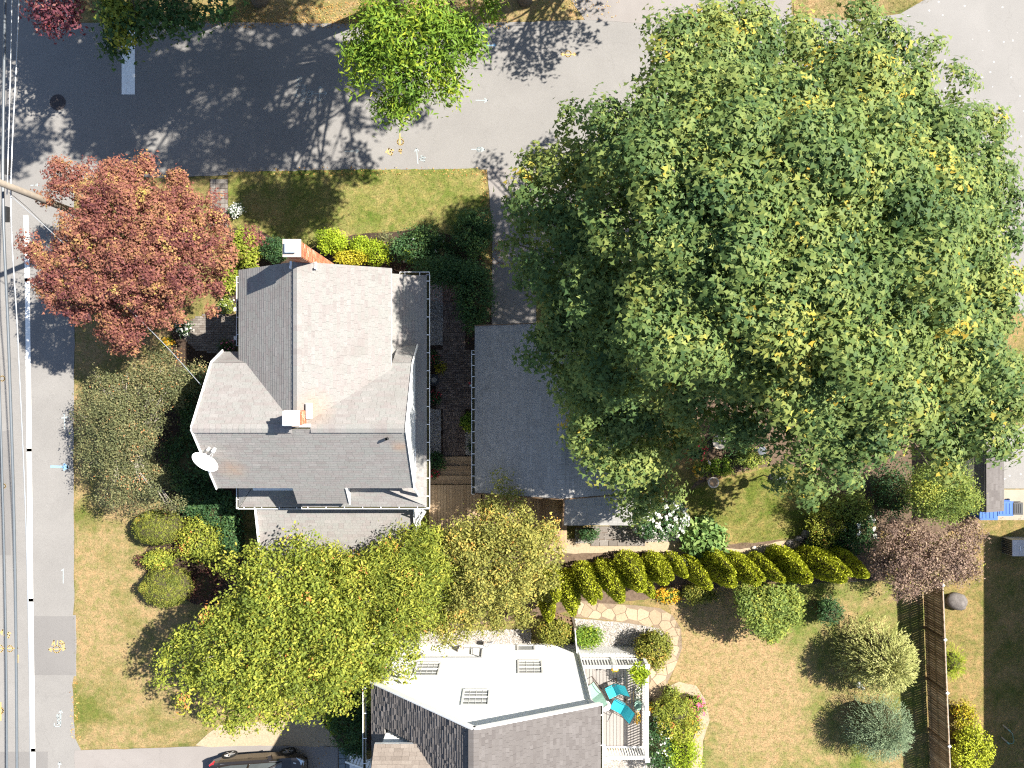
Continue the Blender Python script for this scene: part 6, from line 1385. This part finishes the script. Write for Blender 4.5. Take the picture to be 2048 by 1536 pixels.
for x, y, z in ((790, 1310, 3.6), (770, 1330, 3.8), (760, 1380, 3.4), (740, 1400, 3.2), (810, 1080, 4)): w = P(x, y, z); lb.append((w.x, w.y, w.z - .2, .4, .4, .3, 1))
bs = P(790, 1160); tree('crabapple_tree', 'fresh green crabapple tree in the middle of the row, over the annex corner', lb, (bs.x, bs.y, 0), (bs.x, bs.y - .2, 3.4), 0.15, 34000, 'long', 0.165, 'apple', clump=8, spread=0.17, nlimb=26, up=.5, jit=.75, bark=M_bark_grey, group='crabapple trees between the houses')
A3 = [(865, 1075), (905, 1045), (950, 1030), (980, 1010), (1020, 1010), (1065, 1040), (1105, 1055), (1110, 1100), (1110, 1150), (1080, 1200), (1040, 1235), (980, 1250), (920, 1260), (890, 1270), (870, 1230), (880, 1160)]
lb = outline_lobes(A3, 2.0, 5.0, 0.62, 29, dmax=90, sub=7, sprig=50)
for x, y, z in ((1010, 985, 3.9), (1030, 1000, 3.9), (1000, 960, 4.0), (880, 1290, 3), (905, 1275, 3), (990, 1010, 4)): w = P(x, y, z); lb.append((w.x, w.y, w.z - .15, .38, .38, .3, 1))
bs = P(985, 1120); tree('crabapple_tree', 'golden-olive crabapple tree at the hedge end of the row, over the lower deck', lb, (bs.x, bs.y, 0), (bs.x, bs.y, 3.4), 0.15, 44000, 'oval', 0.11, 'apple2', clump=7, spread=0.14, nlimb=30, up=.5, jit=.8, bark=M_bark_grey, group='crabapple trees between the houses')
SM = [(1760, 1060), (1800, 1035), (1850, 1050), (1900, 1050), (1950, 1040), (1985, 1060), (1965, 1090), (1965, 1140), (1955, 1180), (1900, 1180), (1850, 1195), (1800, 1205), (1770, 1180), (1740, 1150), (1735, 1110), (1760, 1090)]
lb = outline_lobes(SM, 1.3, 4.2, 0.58, 27, dmax=80, sub=6)
bs = P(1825, 1095); tree('smoke_tree', 'brownish purple smoke tree over the top end of the board fence', lb, (bs.x, bs.y, 0), (bs.x, bs.y, 2.5), 0.12, 30000, 'oval', 0.088, 'smoke', clump=9, spread=0.12, nlimb=26, up=.6, jit=.6)
LO = [(1810, 960), (1850, 930), (1900, 920), (1950, 940), (1970, 980), (1960, 1020), (1920, 1040), (1870, 1045), (1820, 1020)]
lb = outline_lobes(LO, 2.0, 5.0, 0.5, 24, dmax=60)
bs = P(1830, 980); tree('locust_tree', 'feathery light green tree between the maple and the narrow shed', lb, (bs.x, bs.y, 0), (bs.x, bs.y, 3.0), 0.11, 17000, 'oval', 0.085, 'locust', clump=9, spread=0.15, nlimb=18, up=.5, jit=.8)
LI = [(1475, 1180), (1510, 1165), (1560, 1165), (1600, 1185), (1612, 1220), (1590, 1255), (1560, 1285), (1520, 1275), (1485, 1255), (1470, 1215)]
lb = outline_lobes(LI, 0.8, 2.9, 0.42, 20, dmax=60)
bs = P(1510, 1195); tree('linden_tree', 'small bright green tree on the back lawn below the hedge', lb, (bs.x, bs.y, 0), (bs.x, bs.y, 2.2), 0.09, 15000, 'maple', 0.105, 'locust', clump=8, spread=0.13, nlimb=16, up=.6, jit=.7)
# the arborvitae hedge: each column its own plant
def arbor(label, tx, ty, h, r=.50, n=2600, twin=None):
    r *= 1.0
    dx, dy = tx - 1024, ty - 768; k = (H - h) / F; cx, cy = dx * k, -dy * k
    t = thing('arborvitae', label, 'hedge conifer', (cx, cy, 0), 'arborvitae columns in the hedge')
    tops = [(cx, cy, h, r)]
    if twin: tops.append((cx + twin[0], cy + twin[1], h * twin[2], r * .62))
    PP, NN, TT, AL = [], [], [], []
    for (ax, ay, hh, rr_) in tops:
        m_ = int(n * (1 if rr_ == r else .5)); u = RNG.uniform(0, 1, m_); z = hh * (1 - u ** .75 * .97); f = z / hh
        rad = rr_ * np.minimum(1.0, 1.25 * (1 - f) ** .62 + .03) * np.where(f < .12, .75 + f * 2, 1)
        a = RNG.uniform(0, 2 * math.pi, m_)
        bump = 1 + .16 * np.array([noise.noise(Vector((math.cos(q) * 2.2 + ax, math.sin(q) * 2.2 + ay, w_ * 1.6))) for q, w_ in zip(a, z)])
        rad = rad * bump * RNG.uniform(.86, 1.05, m_)
        p = np.stack([ax + rad * np.cos(a), ay + rad * np.sin(a), z], 1)
        nr = np.stack([np.cos(a), np.sin(a), np.full(m_, .45)], 1) + .45 * RNG.normal(size=(m_, 3))
        al = np.stack([np.cos(a) * .55, np.sin(a) * .55, np.full(m_, .8)], 1) + .3 * RNG.normal(size=(m_, 3))
        PP.append(p); NN.append(nr); AL.append(al); TT.append(.5 + 1.0 * (bump - 1) + .17 * RNG.normal(size=m_))
    cv, cf = [], []
    for (ax, ay, hh, rr_) in tops:
        i0 = len(cv); ns = 10; lv = [(.0, .55), (.15, .8), (.5, .72), (.75, .5), (.93, .18)]
        for f, q in lv:
            for j in range(ns): b = 2 * math.pi * j / ns; cv.append((ax + rr_ * q * math.cos(b) * .85, ay + rr_ * q * math.sin(b) * .85, hh * f))
        for k2 in range(len(lv) - 1):
            for j in range(ns): s0 = i0 + k2 * ns + j; s1 = i0 + k2 * ns + (j + 1) % ns; cf.append((s0, s1, s1 + ns, s0 + ns))
    nn = sum(len(q) for q in PP)
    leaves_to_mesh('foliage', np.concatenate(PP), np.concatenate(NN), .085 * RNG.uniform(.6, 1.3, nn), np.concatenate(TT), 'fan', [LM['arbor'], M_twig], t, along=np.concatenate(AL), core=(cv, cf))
    mb = MB(); mb.tube([(cx, cy, -.05), (cx, cy, h * .6)], [.06, .03], 6); mb.build('trunk', M_bark, t)
for l, tx, ty, h, r, tw in (
    ('short arborvitae at the lower left end of the hedge, by the olive shrub', 1099, 1240, 3.6, .36, None),
    ('slim arborvitae under the crabapple branches at the hedge west end', 1114, 1200, 4.6, .36, None),
    ('tall arborvitae leaning past the short brown slatted gate', 1147, 1228, 5.6, .44, (.25, .12, .86)),
    ('two-topped arborvitae above the west end of the flagstone path', 1187, 1205, 5.2, .46, (.32, .05, .92)),
    ('broad arborvitae over the middle of the flagstone path', 1243, 1201, 5.0, .52, (-.25, .2, .85)),
    ('widest arborvitae with a lower second top, left of the orange flowers', 1284, 1178, 4.5, .60, (.45, -.3, .98)),
    ('short rounded arborvitae left of the wire trellis', 1332, 1164, 3.6, .50, (.3, .1, .95)),
    ('small arborvitae tucked right behind the wire trellis', 1372, 1152, 3.2, .34, None),
    ('slender pointed arborvitae above the round olive shrub', 1421, 1176, 4.3, .42, None),
    ('twin-pointed arborvitae below the hosta clump', 1468, 1170, 4.2, .52, (.1, .35, .95)),
    ('twin-pointed arborvitae below the pale round stone', 1517, 1167, 4.1, .46, (.3, .1, .95)),
    ('slim pointed arborvitae right of the pale round stone', 1568, 1163, 4.0, .36, None),
    ('broad smooth arborvitae beside the edging rocks', 1620, 1160, 3.9, .62, (-.15, .25, .93)),
    ('long twin-ridged arborvitae beneath the yellow-green shrub', 1690, 1160, 4.2, .58, (.35, .15, .95)),
    ('last arborvitae of the hedge, touching the smoke tree', 1735, 1151, 3.7, .50, None)):
    arbor(l, tx, ty, h, r, int(4600 * (r / .45) ** 1.2), tw)
# ------------------------------------------------------------------ shrubs and flowers
shrub('yew_dome', 'clipped round yew on the west verge, upper of the pair', 316, 1055, 60, 1.75, 12000, 'fan', .06, 'yew', rpy=42, lump=.12, nl=5, spread=.03, core=.94, jit=.35, up=.25)
shrub('yew_dome', 'clipped round yew on the west verge, lower of the pair', 333, 1174, 60, 1.75, 12000, 'fan', .06, 'yew', rpy=49, lump=.12, nl=5, spread=.03, core=.94, jit=.35, up=.25)
shrub('euonymus_bush', 'loose yellow-green bush between the two clipped yews and the annex', 410, 1082, 52, 1.4, 5200, 'oval', .105, 'apple', lump=.4, nl=11, rpy=50, spread=.10)
shrub('euonymus_bush', 'small yellow-green bush squeezed between the two clipped yews', 322, 1117, 34, 1.0, 2200, 'oval', .095, 'apple', lump=.4, rpy=18, spread=.1)
shrub('barberry_bush', 'wine-red low bush beside the lower clipped yew', 408, 1172, 34, .7, 1800, 'oval', .07, 'wine', rpy=40, lump=.4, spread=.1)
shrub('barberry_bush', 'dark little bush in the gap left of the yews', 286, 1120, 14, .6, 450, 'oval', .07, 'wine')
for l, x, y, r_, h, rpy in (('dark evergreen bush in the house shade, north of the dish', 412, 800, 55, 2.2, 75), ('dark evergreen bush in the house shade, beside the dish', 385, 920, 52, 2.0, 60), ('dark evergreen bush at the annex corner', 440, 1020, 42, 1.7, 40), ('dark evergreen bush in the shade above the annex west wall', 400, 1000, 42, 1.5, 36), ('dark shrub in the strip by the annex west wall', 468, 1080, 20, 1.4, 44)):
    shrub('rhododendron', l, x, y, r_, h, int(70 * r_), 'oval', .12, 'dark', rpy=rpy, lump=.35, spread=.1, group='dark bushes west of the house')
shrub('lime_shrub', 'round lime-green shrub, largest north of the house', 665, 486, 34, 1.3, 3400, 'fan', .085, 'lime', rpy=24, lump=.3, group='lime shrubs north of the house')
shrub('lime_shrub', 'middle lime-green shrub north of the house', 723, 493, 26, 1.1, 2200, 'fan', .085, 'lime', rpy=20, lump=.3, group='lime shrubs north of the house')
shrub('lime_shrub', 'ragged lime-green shrub at the mulch edge, north of the roof corner', 757, 508, 24, 1.0, 1800, 'oval', .08, 'lime', rpy=26, lump=.4, group='lime shrubs north of the house')
shrub('golden_shrub', 'golden shrub with orange tips against the north wall', 703, 516, 32, 1.0, 2400, 'oval', .09, 'gold', rpy=15, lump=.35)
shrub('rose_bush', 'thin cream-leaved bush on the mulch north of the house', 772, 480, 18, .8, 500, 'oval', .085, 'crab', core=None, spread=.1)
shrub('boxwood_hedge', 'dark green hedge left of the north chimney', 556, 500, 34, 1.5, 3600, 'oval', .075, 'dark', rpy=24, lump=.3)
shrub('hydrangea_bush', 'pink and lime hydrangea next to the red tree', 498, 498, 30, 1.4, 3400, 'oval', .12, 'hydr', rpy=40, lump=.35)
shrub('hydrangea_bush', 'pinkish hydrangea by the house north-west corner', 465, 558, 20, 1.3, 1500, 'oval', .12, 'hydr', rpy=30, lump=.35)
shrub('flower_ball', 'round cushion of white flowers beside the front walk', 473, 421, 13, .5, 700, 'oval', .06, 'dark', cat='flowers', flowers=('petal_white', 260, .075, 3))
shrub('white_flowers', 'clump of white flowers beside the front patio', 368, 656, 16, .5, 500, 'oval', .08, 'dark', cat='flowers', flowers=('petal_white', 120, .09, 3))
shrub('yellow_flower', 'single clump of yellow flowers under the red tree edge', 337, 684, 8, .5, 150, 'oval', .08, 'lime', cat='flowers', flowers=('petal_orange', 60, .10, 3))
shrub('white_flowers', 'leafy clump with white blooms beside the stoop railing', 455, 610, 16, .9, 700, 'oval', .09, 'locust', cat='flowers', flowers=('petal_white', 30, .08, 2))
shrub('pink_flowers', 'dark clump of pink flowers south of the stoop', 452, 692, 14, .5, 500, 'oval', .08, 'dark', cat='flowers', flowers=('petal_pink', 30, .08, 2))
shrub('rhododendron', 'dark bush with a few pale blooms on the mulch under the maple shade', 836, 492, 54, 1.5, 3600, 'oval', .11, 'dark', rpy=36, lump=.4, spread=.12, flowers=('petal_white', 14, .1, 2))
shrub('rhododendron', 'tall dark green bush at the driveway corner of the upper lawn', 944, 468, 42, 2.2, 4800, 'oval', .11, 'dark', rpy=46, lump=.35)
shrub('rhododendron', 'small dark bush near the mulch edge left of the driveway', 885, 518, 40, 1.4, 2400, 'oval', .11, 'dark')
shrub('climber_arch', 'green climber arching over the north end of the paved walk', 908, 548, 70, 2.6, 6200, 'oval', .11, 'dark', rpy=26, lump=.4, core=None, spread=.14)
shrub('climber_arch', 'green climber spilling down between the walk and the driveway', 950, 592, 38, 2.5, 5200, 'oval', .11, 'dark', rpy=72, lump=.35, spread=.12)
shrub('lime_shrub', 'lone bright sprig of lime leaves by the roof corner', 815, 508, 14, 1.2, 420, 'oval', .12, 'lime', core=None, spread=.12)
shrub('mixed_flowers', 'red and white flowers on the walk nearest the gable wall', 868, 715, 13, .45, 420, 'oval', .07, 'dark', cat='flowers', flowers=('petal_red', 36, .07, 2))
shrub('lime_plant', 'yellow-green plant on the walk above the black tub', 882, 735, 11, .4, 260, 'oval', .09, 'gold', cat='plant')
shrub('red_flowers', 'red flowers on the walk below the black tub', 870, 797, 14, .4, 420, 'oval', .07, 'dark', cat='flowers', flowers=('petal_red', 24, .07, 2))
shrub('fern', 'round green fern against the garage wall', 939, 845, 17, .7, 700, 'long', .20, 'bright', cat='plant', core=None)
shrub('dark_bush', 'dark leafy bush beside the timber steps', 873, 922, 18, .9, 900, 'oval', .10, 'dark')
shrub('red_flowers', 'red flowers beside the lowest timber step', 868, 949, 11, .6, 260, 'oval', .07, 'dark', cat='flowers', flowers=('petal_red', 40, .08, 3))
shrub('dark_bush', 'low dark plants on the gravel by the garage wall', 945, 893, 9, .5, 260, 'oval', .08, 'dark')
shrub('boxwood_ball', 'dark clipped ball below the small lean-to shed', 1178, 1066, 22, .9, 1700, 'oval', .07, 'dark', rpy=15)
shrub('white_hydrangea', 'white hydrangea bush covered in big flower heads beside the lean-to shed', 1318, 1035, 62, 1.4, 3800, 'oval', .11, 'dark', rpy=44, lump=.4, cat='flowering shrub', flowers=('petal_white', 620, .13, 6))
shrub('hosta', 'broad-leaved hosta clump beside the wire trellis', 1410, 1075, 48, .8, 900, 'oval', .30, 'hosta', rpy=38, lump=.4, cat='plant', spread=.1, clump=5)
shrub('rose_bush', 'bush of crimson roses in the maple shade', 1392, 900, 22, .9, 900, 'oval', .09, 'dark', flowers=('petal_red', 60, .11, 3))
shrub('flower_clump', 'orange daisies left of the birdbath', 1398, 938, 16, .6, 500, 'oval', .08, 'locust', cat='flowers', flowers=('petal_orange', 24, .09, 3))
shrub('garden_perennials', 'leafy perennials around the white birdhouse', 1500, 918, 34, .7, 1500, 'oval', .10, 'locust', rpy=20, cat='plant', lump=.4)
shrub('garden_perennials', 'leafy perennials behind the birdbath', 1440, 935, 28, .6, 1100, 'oval', .10, 'bright', rpy=18, cat='plant', lump=.4)
shrub('ground_cover', 'dark leafy ground cover under the maple, beside the garden table', 1470, 870, 60, .6, 2600, 'oval', .11, 'dark', rpy=36, cat='plant', lump=.5, core=None)
shrub('yellow_shrub', 'yellow-green shrub at the edge of the garden lawn', 1650, 1048, 40, 1.2, 2800, 'oval', .085, 'apple', rpy=42, lump=.4)
shrub('white_hydrangea', 'dark bush with cream hydrangea heads near the smoke tree', 1715, 1058, 34, 1.2, 1800, 'oval', .11, 'dark', rpy=40, lump=.4, cat='flowering shrub', flowers=('petal_white', 40, .15, 4))
shrub('dark_bush', 'dark bush in the shade between the smoke tree and the maple', 1785, 985, 48, 1.6, 2600, 'oval', .10, 'dark', rpy=56, lump=.4)
shrub('lilac_bush', 'mid green bush among the maple edge above the hydrangea heads', 1700, 1010, 48, 1.6, 2600, 'oval', .10, 'locust', rpy=30, lump=.4)
shrub('dark_bush', 'small dark round bush on the back lawn right of the bright green tree', 1655, 1222, 33, 1.2, 2000, 'oval', .085, 'dark', rpy=33, lump=.3)
shrub('juniper', 'low dark juniper in the hedge foot near the smoke tree', 1660, 1100, 60, .9, 2400, 'fan', .10, 'dark', rpy=26, lump=.4)
shrub('round_shrub', 'rounded olive-yellow shrub beside the corner of the side deck', 1306, 1296, 40, 1.7, 5200, 'fan', .095, 'yew', rpy=42, lump=.25)
shrub('green_bush', 'fresh green bush on the gravel yard', 1177, 1273, 30, 1.0, 2400, 'oval', .085, 'bright', rpy=24, lump=.35)
shrub('olive_shrub', 'olive-yellow shrub at the corner of the white house', 1106, 1260, 38, 1.5, 3600, 'fan', .085, 'yew', rpy=27, lump=.35)
shrub('fern_basket', 'spiky yellow-green fern hanging at the deck corner', 1277, 1348, 18, .6, 700, 'long', .20, 'lime', cat='plant', core=None, z0=1.75)
shrub('vine', 'yellow-green vine heaped beside the side deck', 1352, 1425, 42, 1.7, 4200, 'long', .13, 'apple', rpy=40, lump=.4)
shrub('vine', 'trailing golden vine at the bottom edge', 1362, 1500, 38, 1.6, 3600, 'oval', .085, 'lime', rpy=44, lump=.4)
shrub('white_flower_shrub', 'dark shrub dotted with white flowers against the deck railing', 1318, 1490, 30, 1.6, 2800, 'oval', .10, 'dark', rpy=60, lump=.35, cat='flowering shrub', flowers=('petal_white', 130, .09, 2))
shrub('pale_bush', 'small bright bush at the top of the flower ring', 1340, 1388, 18, .8, 900, 'oval', .09, 'locust')
shrub('pink_flowers', 'pink flowers along the curved stone edge', 1392, 1412, 18, .6, 700, 'oval', .07, 'bright', rpy=28, cat='flowers', flowers=('petal_pink', 90, .09, 3))
shrub('orange_flowers', 'orange flowers at the foot of the curved stone edge', 1388, 1452, 16, .5, 500, 'oval', .07, 'locust', rpy=18, cat='flowers', flowers=('petal_orange', 60, .09, 3))
shrub('marigolds', 'bed of orange marigolds at the foot of the hedge', 1338, 1190, 26, .4, 700, 'oval', .07, 'bright', rpy=14, cat='flowers', flowers=('petal_orange', 300, .085, 5))
shrub('round_shrub', 'round olive shrub at the hedge foot beside the marigolds', 1398, 1188, 38, .9, 2200, 'fan', .09, 'yew', rpy=20, lump=.3)
shrub('nasturtium', 'orange flowered tuft against the deck east railing', 1300, 1413, 8, .6, 140, 'oval', .07, 'bright', cat='flowers', flowers=('petal_orange', 40, .08, 3))
shrub('spruce_bush', 'dark bush beside the south driveway and the white house', 700, 1432, 46, 1.8, 3600, 'oval', .10, 'dark', rpy=46, lump=.4)
shrub('lime_shrub', 'small lime sprig in front of the dark driveway bush', 667, 1440, 14, 1.4, 520, 'oval', .10, 'lime', rpy=20, core=None)
shrub('dark_bush', 'dark bush beside the white stair at the bottom', 708, 1488, 28, 1.1, 1500, 'oval', .09, 'dark', rpy=22)
shrub('yew_hedge', 'golden green hedge along the east side of the fence', 1938, 1500, 36, 1.5, 4200, 'fan', .10, 'arbor', rpy=60, lump=.35)
shrub('meadow_bush', 'yellowish low bush along the fence above the golden hedge', 1925, 1430, 24, .8, 1400, 'oval', .09, 'gold', rpy=26, lump=.4)
def strands(name, label, px, py, rpx, rpy, ht, n, mat, size, droop=.5, shape='long', cat='shrub', per=16, stray=0.15):
    """shrub of long arching shoots"""
    k = (H - ht * .6) / F; c = P(px, py, ht * .6); rx, ry = rpx * k, rpy * k
    t = thing(name, label, cat, (c.x, c.y, 0)); PP, AA, TT = [], [], []
    for i in range(n):
        a = random.uniform(0, 6.283); q = math.sqrt(random.random()) * (1 + random.uniform(-.1, stray)); ex, ey = rx * q * math.cos(a), ry * q * math.sin(a)
        s = np.linspace(.25, 1, per)[:, None]; zt = ht * (random.uniform(.78, 1.05) * math.sqrt(max(0.02, 1 - min(1, q) ** 2.2 * .92)))
        line = np.concatenate([c.x + ex * s, c.y + ey * s, zt * (.35 + .65 * np.sin(s * math.pi * (.5 + droop * .12 * q)))], 1)
        d = np.gradient(line, axis=0); PP.append(line + .02 * RNG.normal(size=line.shape)); AA.append(d / np.linalg.norm(d, axis=1, keepdims=True) + .35 * RNG.normal(size=d.shape)); TT.append(np.full(per, random.gauss(.5, .18)) + .12 * RNG.normal(size=per))
    p = np.concatenate(PP); al = np.concatenate(AA); N = len(p)
    leaves_to_mesh('foliage', p, RNG.normal(size=(N, 3)) * .5 + np.array([0, 0, 1]), size * RNG.uniform(.6, 1.3, N), np.concatenate(TT), shape, [LM[mat], M_twig], t, along=al, core=sphere_core((c.x, c.y, ht * .4), (rx * .62, ry * .62, ht * .36)))
    mb = MB(); mb.tube([(c.x, c.y, -.05), (c.x, c.y, ht * .5)], [.08, .05], 8); mb.build('trunk', M_bark, t)
strands('weeping_willow', 'pale yellow-green willow shrub with spraying shoots by the fence', 1768, 1325, 82, 76, 2.9, 1050, 'willow', .13, 1.0)
strands('blue_shrub', 'rounded grey-green shrub at the fence, below the willow', 1765, 1462, 74, 74, 2.3, 1400, 'blue', .085, .3, per=14, stray=.05)
strands('grass_clump', 'arching ornamental grass east of the fence', 1908, 1328, 26, 34, .9, 150, 'lime', .20, 1.0, 'blade', 'grass clump', 10)
